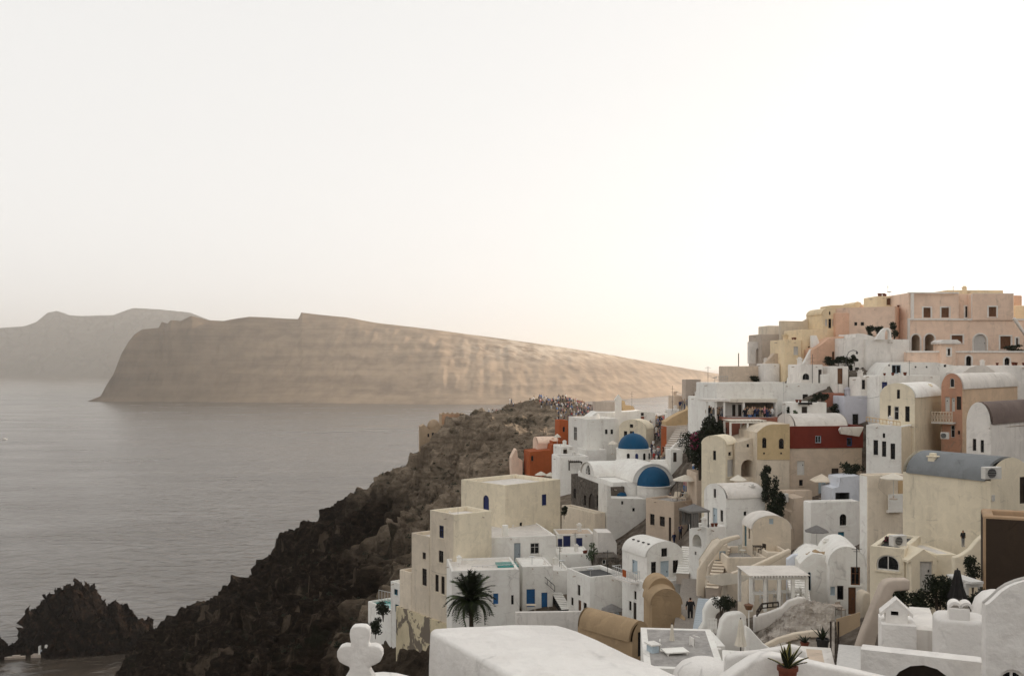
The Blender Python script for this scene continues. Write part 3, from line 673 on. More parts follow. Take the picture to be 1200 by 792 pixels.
# ---------------- church with the blue domes
ch = house('church', 'white domed church with one big blue dome and a blue apse', 718, 565, 612, 131.5, None, 792, 14, dp=15, mat='white', roofmat='white', par=.1, cat='church')
cx_, cy_ = 6.7, 9.9
m_ = MB(lambda x, y, z: (y, x, z)); m_.arcshell(6.2, -.3, 12, ch.h-.05, 1.75, .15, 24, 0, cy_-3.1); m_.build('vault', 'white', ch.root, smooth=40)
m_ = MB(lambda x, y, z: (y, x, z)); m_.prism([(cy_-3.0+3.0*(1-math.cos(math.pi*i/20)), ch.h-.1+1.75*math.sin(math.pi*i/20)) for i in range(21)], -.1, 0); m_.build('gable_wall', 'white', ch.root)
m_ = MB(lambda x, y, z: (y, x, z)); m_.prism([(cy_-.85*math.cos(math.pi*i/16), ch.h+.05+1.25*math.sin(math.pi*i/16)) for i in range(17)], -.16, -.1); fw = m_.build('fan_window', 'glass', ch.root)
m_ = MB(lambda x, y, z: (y, x, z))
for a in (20, 55, 90, 125, 160): m_.tube([(cy_, -.19, ch.h+.08), (cy_-.85*math.cos(rad(a)), -.19, ch.h+.05+1.25*math.sin(rad(a)))], .035, 4)
m_.build('glazing_bar', 'woodw', fw)
ax = ch.hit('F', 764.5, 569)[0]
m_ = MB(); m_.arcshell(5.4, -.25, cy_, ch.h-.05, 2.25, .16, 24, 0, ax-2.7); m_.build('vault', 'white', ch.root, smooth=40)
m_ = MB(); m_.prism([(ax-2.7*math.cos(math.pi*i/20), ch.h-.1+2.25*math.sin(math.pi*i/20)) for i in range(21)], -.2, -.1); m_.build('gable_wall', 'white', ch.root)
az_ = ch.hit('F', 764.5, 569.5, -1.5)[1]
m_ = MB(); m_.lathe([(2.3, -ch.ext), (2.3, az_-.15), (2.42, az_-.12), (2.42, az_), (2.25, az_+.01)], 24, (ax, -.2, 0), math.pi, 2*math.pi); m_.build('apse', 'white', ch.root, smooth=40)
m_ = MB(); m_.lathe([(2.25*math.cos(math.pi/2*i/10), az_+2.45*math.sin(math.pi/2*i/10)) for i in range(11)], 24, (ax, -.2, 0), math.pi, 2*math.pi); m_.build('apse_dome', 'blue', ch.root, smooth=50)
a2 = ch.hit('F', 726, 580)[0]; az2 = ch.hit('F', 726, 583)[1]
m_ = MB(); m_.lathe([(1.02, -1.5), (1.02, az2)], 16, (a2, 0, 0), math.pi, 2*math.pi); m_.build('side_apse', 'white', ch.root, smooth=40)
m_ = MB(); m_.lathe([(1.0*math.cos(math.pi/2*i/8), az2+1.15*math.sin(math.pi/2*i/8)) for i in range(9)], 16, (a2, 0, 0), math.pi, 2*math.pi); m_.build('side_apse_dome', 'blue', ch.root, smooth=50)
zd0, zd1 = 96.2-ch.O.z, 98.15-ch.O.z
m_ = MB(); m_.lathe([(2.42, zd0-1.2), (2.42, zd1-.1), (2.52, zd1-.08), (2.52, zd1), (2.2, zd1)], 32, (cx_, cy_, 0)); drum = m_.build('drum', 'white', ch.root, smooth=40)
m_ = MB(); m_.lathe([(2.2*math.cos(math.pi/2*i/12), zd1+2.12*math.sin(math.pi/2*i/12)) for i in range(12)]+[(.12, zd1+2.14), (.1, zd1+2.3), (.0, zd1+2.34)], 32, (cx_, cy_, 0)); m_.build('dome', 'blue', ch.root, smooth=50)
for k, a in enumerate((-128, -100, -72, -44)):
    c, s_ = math.cos(rad(a)), math.sin(rad(a)); m_ = MB(lambda u, n, z: (cx_+c*(2.44+n)-s_*u, cy_+s_*(2.44+n)+c*u, z))
    m_.prism([(-.2, zd0+.45), (.2, zd0+.45), (.2, zd0+1.15)]+[(.2*math.cos(math.pi*i/6), zd0+1.15+.22*math.sin(math.pi*i/6)) for i in range(1, 6)]+[(-.2, zd0+1.15)], -.05, .03); m_.build('window', 'doornavy' if k == 1 else 'glass', ch.root)
house('house', 'low white annexe with two tiny windows in front of the church', 711, 583, 626, 127.5, None, 757, 14, dp=3.4, mat='white', par=.1, top=[(711,568),(715.5,570),(716,583.5),(757,584.5)], holes=[('F','w',728,587,730.5,591),('F','w',741,595,744,599)])
sb = house('stone_building', 'dark rough stone building with arched doorway beside the church', 711, 570.5, 612, 130.6, 669, None, 13, w=2.5, mat='stone', cat='building', par=.3, roofmat='greyb', holes=[('L','ad',690,578,697,600,'wooddk'),('L','w',699,580,702,594),('L','w',684,580,687,592),('L','w',672,572,675,584)])
house('retaining_wall', 'cream low terrace wall in front of the dark stone building', 697, 601, 620, 127, 658, 709.5, 28, mat='ivory', cat='wall', roofmat='paving', par=.5)
bh = house('house', 'beige two-window house with sun loungers on its roof terrace', 790, 588, 640, 112, 756.5, 816, 36, mat='beige', par=.25, roofmat='paving', holes=[('L','w',761.6,602,767,615,'wooddk'),('L','w',773,605,779,616.5,'wooddk'),('L','d',783.5,606,786.5,634,'wooddk')])
# ---------------- houses behind the church
big = house('house', 'tall white house with two small square windows behind the church dome', 687, 491, 556, 172, 666, 725, 15, mat='white', par=.4, roofmat='roofw', holes=[('F','w',709,503,712,508.5),('F','w',715.5,503,718.5,508.5),('L','w',672,500,676,516,'woodw')])
house('w', 'w', 687.5, 527, 556, 168.5, 676, 711, 15, mat='white', par=.3, into=big)
house('house', 'low white house with arched door beside the orange house', 657, 523, 562, 165, None, 672, 12, dp=5, mat='white', par=.3, holes=[('F','ao',660,524.5,665,532)])
house('house', 'white terrace block with dark pergola below the tall white house', 655.5, 535, 570, 158, None, 690, 12, dp=5, mat='white', par=.5, roofmat='slate')
house('house', 'long white house with a red awning under the stone ruin', 691, 482.5, 506, 186, None, 768, 4, dp=7, mat='white', par=.2, top=[(691,489),(699,483),(722,483),(750,481),(768,484)], holes=[('F','w',751,483.5,754.5,487),('F','d',751,488,755,496,'terra')])
tw = house('chimney_tower', 'slim white pointed tower rising over the white roofs', 721.8, 467.5, 490, 184, None, 728.4, 4, dp=1.1, mat='white', cat='tower', roof='gy', rise=.7)
house('stone_ruin', 'square brown stone ruin left of the slim white tower', 698, 470.8, 490, 191, None, 720.5, 4, dp=4, mat='greyb', cat='ruin', par=.2)
house('stone_ruin', 'broken ochre wall stub right of the slim white tower', 729.5, 470, 490, 191, None, 744, 4, dp=3, mat='ochre', cat='ruin', top=[(729.5,469),(732,470),(733,475),(742,475.5),(744,480)])
cv = house('house', 'cream barrel-vaulted house with arched gable above the blue dome', 757, 503, 520, 170, 725.5, 766, 58, mat='cream', roof='vx', rise=1.6, holes=[('L','w',738,497,742,501),('L','w',731,505,735,511),('L','d',738,505,743,514,'wooddk')])
# orange houses
house('house', 'burnt orange house wall below the castle rock', 621, 529, 562, 182, None, 650, 10, dp=6, mat='orange', par=.4, roofmat='orange', top=[(621,529.5),(646,527),(647,521),(652,520)], holes=[('F','w',622.5,534,625,540)])
house('house', 'taller burnt orange block with stepped parapet', 648, 517, 556, 183.5, None, 660, 10, dp=5, mat='orange', par=.4, roofmat='orange', holes=[('F','w',652,523,655,529)])
house('house', 'small orange tower house with one slit window', 655.5, 492.5, 520, 192, None, 666, 10, dp=4, mat='orange', par=.3, holes=[('F','w',659.5,500,662,506)])
house('house', 'peach barrel-vaulted roof between the orange houses', 629.5, 520, 528, 186, None, 655, 10, dp=4.2, mat='pink', roof='vx', rise=1.2)
house('house', 'pale pink ruined wall at the foot of the castle rock', 599, 536, 562, 186, None, 612.5, 5, dp=4, mat='pink', par=.3, top=[(599,537),(604,536),(604,527),(606,527),(607,536.5),(612,540)])
# stair street side
house('house', 'grey beige house with a terracotta side beside the crowded lane', 781.5, 499, 526, 158, 774.5, 816, 14, mat='greyb', matL='orange', par=.3, roofmat='roofw')
wallpoly('stair_wall', 'curved ochre stair wall above the crowded lane', [(780,503),(780,494),(788,489),(797,484),(806,480),(810,474),(817,473),(817,503)], 159, 10, 2.0, 'ochre')
wallpoly('stair_wall', 'rough white stair parapet climbing beside the dark bougainvillea', [(782,545),(784,528),(792,520),(803,513),(812,503),(818,492),(820,482),(824,482),(824,545)], 146, 8, .8, 'whitec', bev=.15)
house('house', 'grey stucco house at the end of the upper lane', 803.5, 444.5, 486, 172, 799, 821.5, 12, mat='greyb', par=.2, holes=[('F','w',818.5,456,821,461)])
house('house', 'low sandy house left of the grey stucco house', 790, 463.5, 490, 176, None, 804, 6, dp=4, mat='beige', par=.2)
house('house', 'white terrace house under the grey stucco house', 786, 480, 500, 169, None, 800, 6, dp=4, mat='whitec', par=.4)
house('house', 'white columned porch house at the top of the stairs', 818, 465, 500, 136, None, 842, 6, dp=5, mat='white', par=.3, holes=[('F','o',822,472,828,488),('F','o',831,472,838,488)])

house('house', 'beige terrace house with a wrought ornament beside the loungers', 816, 554, 606, 112, None, 833, 6, dp=4, mat='beige', par=.4, roofmat='paving')
house('house', 'small white house under the bougainvillea lane', 786, 527, 560, 140, None, 800, 6, dp=3, mat='white', par=.3, holes=[('F','d',789,530,793,541,'wooddk')])
# ================================================================== upper town
# ---------------- pink mansion on the crest
pk = house('mansion', 'large pink two-storey mansion with white trim and brown shutters on the crest', 1064, 374.5, 432, 119, None, 1200, 3, dp=8, mat='pink', cat='mansion', par=.02, trim='whitec', roofmat='roofw',
  holes=[('F','ao',1068,392,1078,411,'beige'),('F','ao',1083.5,391.5,1095,411,'beige'),('F','ws',1115,393,1128,402,'wood'),('F','ad',1141,391.5,1156,412,'shutter'),('F','ws',1172,394,1184.5,409,'wood'),('F','w',1190.5,396,1193,405)])
u1 = house('w', 'w', 1064.6, 343, 375, 119.2, None, 1124, 3, dp=6, mat='pink', ext=.0, par=.2, trim='whitec', into=pk, roofmat='roofw', holes=[('F','ws',1082,360.5,1090.5,372,'wood'),('F','ws',1103,360.5,1112,372,'wood')])
u2 = house('w', 'w', 1123, 344.5, 375, 120.4, None, 1141, 3, dp=5, mat='pink', ext=.0, par=.2, into=pk, trim='whitec', holes=[('F','w',1131,359,1134,372)])
u3 = house('w', 'w', 1140, 344, 375, 119.2, None, 1188, 3, dp=6, mat='pink', ext=.0, par=.2, trim='whitec', into=pk, roofmat='roofw', holes=[('F','ws',1158.5,359.6,1167.5,371,'wood')])
for x0, y0, x1, y1 in ((1064, 373.2, 1200, 375.2), (1064.4, 342.4, 1124, 344), (1140, 343.6, 1188.3, 345.2)): pk.pbox('cornice', 'whitec', 'F', x0, y0, x1, y1, -.12, .1)
for x0, y0, x1, y1 in ((1068, 344, 1071.2, 373.5), (1139.4, 345, 1143, 373.5), (1184.6, 345, 1187.8, 373.5), (1064.2, 375, 1066.4, 411)): pk.pbox('pilaster', 'whitec', 'F', x0, y0, x1, y1, -.1, .15)
wallpoly('stair_wall', 'w', [(1188,374),(1200,391),(1206,399),(1206,396),(1190,371.5)], 118.2, 3, .4, 'whitec', into=pk)
tr = house('terrace_wall', 'pink terrace wall with white coping in front of the mansion', 1063.5, 412.5, 440, 113, None, 1212, 2, dp=2.2, mat='pink', cat='wall', par=.06, roofmat='beige', trim='whitec', holes=[('F','aw',1132,417,1138,430),('F','aw',1177,419,1183,428)])
tr.pbox('coping', 'whitec', 'F', 1063, 411, 1212, 413.2, -.12, .3)
tt = house('w', 'w', 1103, 400.5, 430, 112.6, None, 1120, 2, dp=2, mat='pink', par=.05, into=tr, trim='whitec', holes=[('F','w',1110.5,408.5,1113.5,416.5)])
wallpoly('coping', 'w', [(1102,400.6),(1106,398),(1122,398),(1127,401.5),(1124,403),(1102,403)], 112.3, 2, 2.4, 'whitec', into=tr, bev=.03)
house('house', 'sunlit ochre rooftop block behind the pink mansion', 1110, 339.8, 360, 127, None, 1176, 3, dp=5, mat='yellow', par=.2, roofmat='roofw')
house('house', 'small orange rooftop room right of the pink mansion', 1188.5, 346, 375, 126, None, 1198, 8, dp=4, mat='salmon', par=.2)
house('house', 'ochre house wall behind the mansion stairs', 1189, 358, 400, 124, None, 1225, 3, dp=5, mat='yellow', par=.3)
# ---------------- salmon wing left of the mansion
sw = house('house', 'long salmon pink house with small openings beside the mansion', 1049.7, 359, 412, 119, 979, 1066, 60, mat='salmon', matL='pink', par=.25, roofmat='roofw', holes=[('F','d',1057,377,1062,390,'wood'),('L','w',1001,377.5,1004.5,381.5),('L','w',1008.5,377.5,1012.5,381.5)])
house('house', 'little yellow rooftop room with brown shutter above the salmon house', 1027, 347, 372, 124, None, 1051, 3, dp=4, mat='yellow', par=.2, holes=[('F','ws',1039,349.3,1046,357.5,'wood')])
house('house', 'pale yellow rooftop ledge with a round crest', 974, 357.5, 380, 130, None, 1030, 3, dp=4, mat='yellow', par=.2, top=[(974,357.8),(1000,357),(1002,355),(1005,353.2),(1009,355),(1010,357),(1030,357.5)])
house('house', 'narrow yellow house front with arched gable and pale shutters', 964, 368, 400, 122, None, 979.8, 6, dp=5, mat='yellow', roof='vy', rise=.75, holes=[('F','aw',971.5,364.8,973.3,369),('F','w',970.8,373.5,974.2,384.5),('F','ws',967,374,969.6,382,'shutter'),('F','ws',975.4,374,978,382,'shutter')])
house('house', 'orange-pink side room beside the yellow gabled front', 979.5, 366.5, 400, 121.5, None, 996, 6, dp=4, mat='salmon', par=.25)
house('house', 'long grey-beige house with a curved rise in its roof line', 915, 377, 412, 126, 912.5, 964, 6, mat='ivory', top=[(915,376),(942,376.5),(948,373),(955,370.8),(960,370.4),(964,371)])
house('house', 'small plain sandy block on the skyline', 900.3, 381.5, 400, 131, None, 913.5, 5, dp=4, mat='ivory', par=.2)
house('house', 'brown-beige house with a pale upper band on the skyline', 892, 391.5, 420, 127, None, 920, 5, dp=5, mat='greyb', par=.2)
wallpoly('bell_arch', 'grey-white arched bell wall standing against the sky', [(878,426),(878,400.5),(892,400.2),(892,426),(889.5,426),(889.5,414),(889,410),(887.5,407.5),(886,410),(885.5,414),(885.5,426)], 128, 5, .7, 'whitec', bev=0, cat='wall')
tn = house('terrace_wall', 'tan terrace wall at the end of the upper town', 859, 429, 452, 122, None, 896, 5, dp=6, mat='beige', cat='wall', par=.5, roofmat='paving')
wallpoly('stair_wall', 'tan sloping stair parapet beside the tan terrace', [(893,452),(893,430),(908,414),(920,414.5),(920,452)], 121, 5, 1.2, 'beige', bev=0)
house('house', 'white low house wall with ochre base under the yellow house', 896, 426, 452, 120, None, 914, 5, dp=3, mat='whitec', par=.2)
m_ = MB(); m_.tube([(0, 0, 0), (0, 0, 1.7)], .06, 6); o = m_.build('pole', 'wooddk'); o.location = P(865.5, 430, 122.3); tag(o, 'bare wooden pole standing on the tan terrace', 'pole')
yh = house('house', 'yellow stucco house with grey shuttered window and white stairs', 919, 398, 440, 119, None, 939.5, 5, dp=5, mat='yellow', par=.25, holes=[('F','ws',930,406,935.5,416,'shutter')])
house('w', 'w', 939.2, 385.8, 440, 119.6, None, 970, 5, dp=6, mat='yellow', par=.25, into=yh, holes=[('F','w',947,406,949,408.5)])
wallpoly('stair_wall', 'w', [(952,420),(952,393),(957,393),(960,400),(962,408),(952,420)], 118.5, 5, .8, 'white', into=yh)
wallpoly('stair_wall', 'curved white stair parapet running down under the yellow house', [(923,450),(924,443),(935,430),(942,424),(950,409),(953,409),(953,427),(940,432),(930,450)], 117.5, 5, .5, 'white', bev=.1)
house('house', 'salmon house with three tall brown doors on a terrace', 953, 407, 440, 117, None, 992, 6, dp=5, mat='salmon', par=.2, top=[(953,409.5),(961,405),(971,397),(980,394),(992,394.5)], holes=[('F','w',979.5,400,983,407,'wooddk'),('F','d',975,412,978,424,'wood'),('F','d',980,412,983.5,424,'wood'),('F','d',985,412,988.5,424,'wood')])
house('house', 'white house wall with a small arched niche and brown door', 938, 427, 456, 112, None, 964.5, 5, dp=4, mat='whitec', par=.2, holes=[('F','aw',940.5,437.5,948.5,445,'slate'),('F','d',959,433,963,449,'wooddk')])
house('house', 'white gate house with one tall dark wooden door', 979, 429, 456, 110, None, 994.5, 5, dp=4, mat='whitec', par=.2, holes=[('F','d',981.5,431.5,987.5,450,'wood')])
house('house', 'low white link wall between the two white door houses', 964, 438.5, 456, 111.5, None, 980, 5, dp=3, mat='white', par=.2)
wh = house('house', 'broad pale house with dark glazed doors on its terrace', 992, 396, 452, 114, None, 1033, 5, dp=5, mat='whitec', par=.25, top=[(992,396),(1003,395),(1004,390.5),(1012,391),(1033,397)], holes=[('F','w',995.5,430.5,999.5,444.5),('F','w',1002,430.5,1007,444.5),('F','w',1009.5,430.5,1013,444.5)])
house('house', 'broad cream terrace house below the salmon wing', 1015, 397.5, 447, 113.6, None, 1066, 4, dp=5, mat='whitec', par=.3, roofmat='roofw', holes=[('F','w',1023,434,1027,444)])
house('house', 'white-washed sloping house wall under the mansion terrace', 1031, 424, 452, 109, None, 1124, 3, dp=4, mat='white', top=[(1031,440),(1037,430),(1044,424),(1096,424.5),(1124,429)], holes=[('F','w',1045,427.5,1056,438,'doorpale'),('F','w',1041,427,1043,429),('F','w',1072,429,1074,431),('F','w',1085,429,1087,431),('F','w',1106,427,1109,430)])
house('house', 'dark grey-blue shuttered room below the broad cream terrace', 1008, 442, 462, 107, None, 1031, 4, dp=3, mat='whitec', par=.2, holes=[('F','w',1010,445,1014,456),('F','w',1018,445,1022,456)])
house('house', 'white house with a blue window beside the cream gable', 1030, 440, 470, 104, None, 1102, 4, dp=4, mat='white', par=.1, roofmat='roofw', holes=[('F','ws',1033.5,447.5,1040,456,'doornavy')])
house('house', 'white domed cistern roof in front of the pink terrace wall', 1128, 432, 452, 106, None, 1166, 4, dp=4, mat='roofw', top=[(1128,437),(1136,431),(1145,428),(1155,428),(1166,435)])
house('house', 'low white block with a pale chimney right of the cistern', 1160, 428, 450, 107, None, 1210, 4, dp=4, mat='whitec', par=.2)
# ---------------- white restaurant with veranda
b1 = house('restaurant', 'long white restaurant building with a shaded dining veranda', 840, 449, 496, 110, None, 969.5, 6, dp=8, mat='white', cat='building', par=.25, roofmat='roofw', holes=[('F','o',872,472,907,491,'greyb'),('F','w',940.5,462,947,470,'wooddk'),('F','d',858,474,862,489,'wooddk'),('F','d',865,474,869,489,'wooddk')])
b1.pbox('awning', 'canvas', 'F', 855, 467.5, 911, 471.3, -1.5, -.02)
for x in (870.5, 908.8): b1.pbox('pillar', 'white', 'F', x, 471, x+2.4, 493, -1.4, -1.1)
for x in (828, 838, 848): b1.pbox('pillar', 'white', 'F', x, 470, x+1.8, 495, -2.2, -2.0)
b1.pbox('porch_roof', 'whitec', 'F', 825, 467.5, 856, 470.4, -2.4, -.02)
an = house('house', 'little white annexe with dark awning beside the red brick wall', 929, 471.5, 494, 106, None, 969, 6, dp=3.2, mat='white', par=.2, holes=[('F','d',939.5,476.5,946,486,'wooddk')])
an.pbox('awning', 'dark', 'F', 938, 471.6, 952, 474, -.6, -.01)
house('wall', 'dark red brick garden wall hung with plants', 969, 460.5, 492, 109, None, 989.5, 3, dp=1.5, mat='brick', cat='wall', par=.05)
house('house', 'pale lilac-grey house with one tall dark window', 989, 464, 510, 106.5, None, 1027, 8, dp=6, mat='lilac', par=.2, roofmat='roofw', holes=[('F','w',999,485,1006,499,'wooddk')])
house('terrace_wall', 'red-brown brick terrace edge under the restaurant veranda', 852, 489.5, 520, 105.5, None, 915, 5, dp=3.5, mat='brick', cat='wall', par=.03, roofmat='paving')
# ---------------- red-topped house and its neighbours
rd = house('house', 'two-storey house, dark red above and beige below, under a white vault', 925, 525.5, 592, 100, None, 1010, 8, dp=6, mat='beige', par=.01, holes=[('F','d',934,540,943,556.5,'woodw'),('F','d',974.5,548.5,983,560,'wooddk'),('F','w',936.5,562,941,569),('F','d',959,562,968,579,'doorpale')])
house('w', 'w', 924.8, 499.5, 525.5, 99.9, None, 1012, 8, dp=6.2, ext=.0, mat='red', par=.2, into=rd, roofmat='roofw', holes=[('F','w',955.5,510.5,962.5,519,'doorpale'),('F','w',992.5,513,998.5,522.5,'doorblue')])
house('w', 'w', 931, 500, 506, 101.7, None, 994, 8, dp=4.6, mat='roofw', roof='vx', rise=1.25, into=rd)
wallpoly('parapet', 'w', [(984,503.5),(986,500.5),(1012.5,500),(1010.5,505),(1007,511.5),(997,510),(986,508.5)], 99.6, 8, .35, 'roofw', into=rd, bev=.04)
house('chimney', 'small white chimney block behind the white vault', 973, 484, 492, 105, None, 979, 8, dp=.6, mat='whitec', cat='chimney', par=.05)
sg = house('house', 'house front of yellow stone with two arched windows and curved gable', 887, 500, 570, 99.2, None, 925.5, 8, dp=5, mat='ivory', top=[(887,506.5),(890,504),(894,500.5),(899,498),(905,496.6),(925.5,496.6)])
st_ = sg; a, b, zb, zt = sg.rect('F', 887.2, 497, 925.3, 538)
m_ = MB(); m_.prism([sg.hit('F', x, y) for x, y in ((887.3,538.5),(887.3,506.9),(890,504.4),(894,500.9),(899,498.4),(905,497),(925.2,497),(925.2,538.5))], -.05, -.005); m_.build('stone_facing', 'stoney', sg.root)
for q in ((893,512.5,897.6,524.5),(912.5,513.5,918,525.5)):
    a, b, zb, zt = sg.rect('F', *q); m_ = MB(sg.tf('F')); r_ = (b-a)/2
    m_.prism([(a, zb), (b, zb), (b, zt-r_)]+[((a+b)/2+r_*math.cos(math.pi*i/8), zt-r_+r_*math.sin(math.pi*i/8)) for i in range(1, 8)]+[(a, zt-r_)], -.09, -.055); w_ = m_.build('window', 'wooddk', sg.root)
    m_ = MB(sg.tf('F')); m_.box(a+.05, (a+b)/2-.02, -.105, -.09, zb+.05, zt-r_); m_.box((a+b)/2+.02, b-.05, -.105, -.09, zb+.05, zt-r_); m_.build('pane', 'glass', w_)
for x in (894.5, 914.5): sg.pbox('vent', 'dark', 'F', x, 530, x+1.8, 532, -.07, -.04)
house('house', 'beige house with a deep dark archway below the yellow stone front', 861, 512, 570, 100, None, 888, 8, dp=5, mat='ivory', top=[(861,519),(875,515.5),(887,512),(888,512)], holes=[('F','ao',868.5,538.5,885,559,'beige'),('F','w',875,520,878,524)])
bv = house('house', 'cream yellow house with rounded end, slit window and white louvred shutters', 850, 521, 572, 99, 822, 863.5, 52, mat='cream', roof='vx', rise=.85, holes=[('L','w',835.5,528,839,539),('F','ws',852.5,538,862.5,558,'shutter'),('F','w',853.5,529.5,857,534)])
# ---------------- cream gabled house and the orange ruin
gh = house('house', 'cream gabled house with grey-green shutters and a long side wall coloured darker as shade', 1072, 465.5, 545, 92, 1031, 1103.5, 52, mat='cream', matF='creamd', roof='vx', rise=1.3, roofmat='white', holes=[('L','w',1051,456.5,1054.6,467,'wooddk'),('L','w',1040.3,475,1044,490.5,'wooddk'),('L','w',1047.5,476,1053.5,492,'woodw'),('L','w',1060.7,476,1066,494,'wooddk')])
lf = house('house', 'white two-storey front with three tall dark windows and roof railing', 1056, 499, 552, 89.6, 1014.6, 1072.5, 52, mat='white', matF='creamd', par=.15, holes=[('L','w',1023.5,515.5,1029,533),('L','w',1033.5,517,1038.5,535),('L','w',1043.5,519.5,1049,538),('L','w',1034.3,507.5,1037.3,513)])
ru = house('house', 'weathered orange house with round-topped crumbling front and wooden balcony', 1128, 455.5, 535, 94, 1103, None, 48, w=24, mat='apricot', matL='ruin', roof='vx', rise=1.45, roofmat='roofw', holes=[('L','aw',1113,443,1118.5,454,'woodw'),('L','d',1107.5,465,1113,482,'woodw'),('L','d',1115.2,466,1119,482,'woodw'),('L','d',1121,464.5,1126.5,480,'wooddk'),('L','w',1114,498,1119,512.5,'woodw'),('L','w',1122.5,504.5,1125,509)])
wv = house('house', 'white house with curved gable, two slit windows and a brown-purple vault roof', 1161, 497, 550, 80, 1132.5, None, 42, w=13, mat='whitec', roof='vx', rise=1.75, roofmat='purple', gpar=.3, holes=[('L','w',1139.8,514,1144,528,'wooddk'),('L','w',1149,515.5,1153,530,'wooddk')])
m_ = MB(); m_.tube([(-.05, .1, 0.15), (8, -.05, .15)], .05, 5); o = m_.build('gutter_pipe', 'greyb', wv.root); o.location = (0, 0, wv.h-.5)
# ---------------- big cream house with the grey-blue vault
gv = house('house', 'big plain cream house wall under a grey-blue barrel vault roof', 1161, 563.5, 652, 52, 1058, 1206, 30, mat='cream', roof='vy', rise=1.15, roofmat='greyblue', gpar=.3, holes=[('F','d',1195,558.5,1203,590,'wooddk')])
gv.pbox('meter_box', 'shutter', 'F', 1163.5, 580, 1166, 587, -.08, -.005)
bw = house('house', 'tall beige plastered house with white left edge and weathered corner', 1017, 556.5, 645, 70, 1006.5, 1062, 12, mat='ivory', matL='white', par=.3, roofmat='beige')
bw.pbox('balcony_panel', 'white', 'F', 1041.5, 579, 1058, 600, -.35, -.25); bw.pbox('balcony_floor', 'white', 'F', 1041.5, 598, 1058, 600.5, -.3, .0)
bw.pbox('balcony_door', 'ochre', 'F', 1053, 563, 1058, 578, -.05, -.005)
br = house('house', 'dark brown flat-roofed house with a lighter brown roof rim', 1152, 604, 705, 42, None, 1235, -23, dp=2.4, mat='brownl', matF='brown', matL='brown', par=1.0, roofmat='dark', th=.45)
rm = house('house', 'small cream room with an arched three-part window and roof terrace', 1060, 643, 690, 50, 1019.5, 1079, 58, mat='cream', par=.15, roofmat='slate', bev=.03, holes=[('L','aw',1027,650,1054,668.5,'woodw')])
dm = house('house', 'cream gabled entrance with a grey panelled door', 1068, 655, 696, 49.5, None, 1098, 8, dp=2.6, mat='cream', roof='gy', rise=.35, holes=[('F','d',1078,657.5,1093,693,'shutter')])
house('terrace_wall', 'cream terrace block with pale slab top beside the gabled entrance', 1097, 650, 696, 50.5, None, 1121, 8, dp=3, mat='cream', cat='wall', par=.01, roofmat='roofw')
wallpoly('stair_wall', 'curving cream stair wall in the shade of the dark brown house', [(1119,700),(1119,653),(1128,650),(1138,643),(1146,633),(1153,627),(1153,700)], 48.5, 4, .35, 'cream', bev=.06)
# ---------------- terraces under the beige house
house('house', 'beige rounded corner wall beside the dark gap', 926, 582, 652, 92, None, 943.5, 5, dp=3, mat='beige', top=[(926,600),(929,598),(930,584),(943.5,582)])
e5 = house('house', 'white house with arched window, blue door and grey parasol terrace', 950, 588.5, 650, 87, 941, 1008, 10, mat='white', par=.2, roofmat='paving', holes=[('F','aw',984,602,992,615.5,'wooddk'),('F','d',982,623,989.5,637,'doorteal')])
house('house', 'small blue-white terrace room with a black opening under the beige house', 976, 572, 596, 92, None, 1008, 8, dp=2.5, mat='whiteb', par=.4, top=[(976,572),(984,570),(985,559),(1008,557)], holes=[('F','o',979,577,996,588,'slate')])
house('terrace_wall', 'beige terrace parapet in front of the red-topped house', 916, 575, 600, 95, None, 952, 6, dp=1, mat='beige', cat='wall', par=.02)
e1 = house('house', 'white vaulted house with beige roof and pale blue door', 851, 584, 640, 90, 825, 897, 18, mat='white', roof='vx', rise=1.1, roofmat='roofw', holes=[('L','w',836,572.5,839,583),('L','d',835,595,840.5,617,'doorpale'),('L','w',844,597.5,847.3,611),('F','w',871.5,599,874.8,604)])
wt = house('house', 'white terrace house with a shadowy arch under the grey gazebo', 828, 618, 680, 86, 807, 851, 28, mat='white', par=.2, roofmat='paving', holes=[('L','ao',811.5,626,822,641,'white'),('L','w',814,646,816,650)])
e2 = house('house', 'ivory house with a wide round gable and tiny blue window', 882, 619.5, 660, 80, 870, 927, 3, mat='ivory', roof='vy', rise=1.05, roofmat='roofw', holes=[('F','ws',901.5,607.5,906.5,614,'doorpale'),('L','d',872,616,874.8,641,'doorteal'),('L','w',877,619,879,631)])
tc = house('terrace_wall', 'ivory terrace with low parapet in front of the round-gabled house', 852, 653, 700, 77, None, 899, 2, dp=5, mat='ivory', cat='wall', par=.55, roofmat='paving')
tc2 = house('w', 'w', 898.8, 647, 700, 77.2, None, 926, 2, dp=4, mat='ivory', par=.4, into=tc)
wallpoly('stair_wall', 'long sloping ivory balustrade above the teal plunge pool', [(858,676),(858,671),(880,664),(900,655),(915,648),(926,643),(928,647),(918,653),(902,662),(884,671),(866,677)], 72, 2, .4, 'ivory', bev=.08)
wallpoly('stair_wall', 'curved cream stair balustrade left of the ivory terrace', [(818,712),(817,690),(818,668),(824,658),(833,646),(844,633),(856,629),(867,627),(868,631),(857,634),(848,639),(838,652),(829,664),(826,690),(826,712)], 75, 4, .4, 'ivory', bev=.08)
bd = house('house', 'ivory stairwell wall with a pale blue door', 830, 656, 700, 79, None, 853, 4, dp=3, mat='ivory', par=.2, top=[(830,664),(836,655),(846,640),(853,637)], holes=[('F','ws',843,636+4,850.5,657,'doorpale'),('F','d',838,650+6,846,671,'doorblue')])
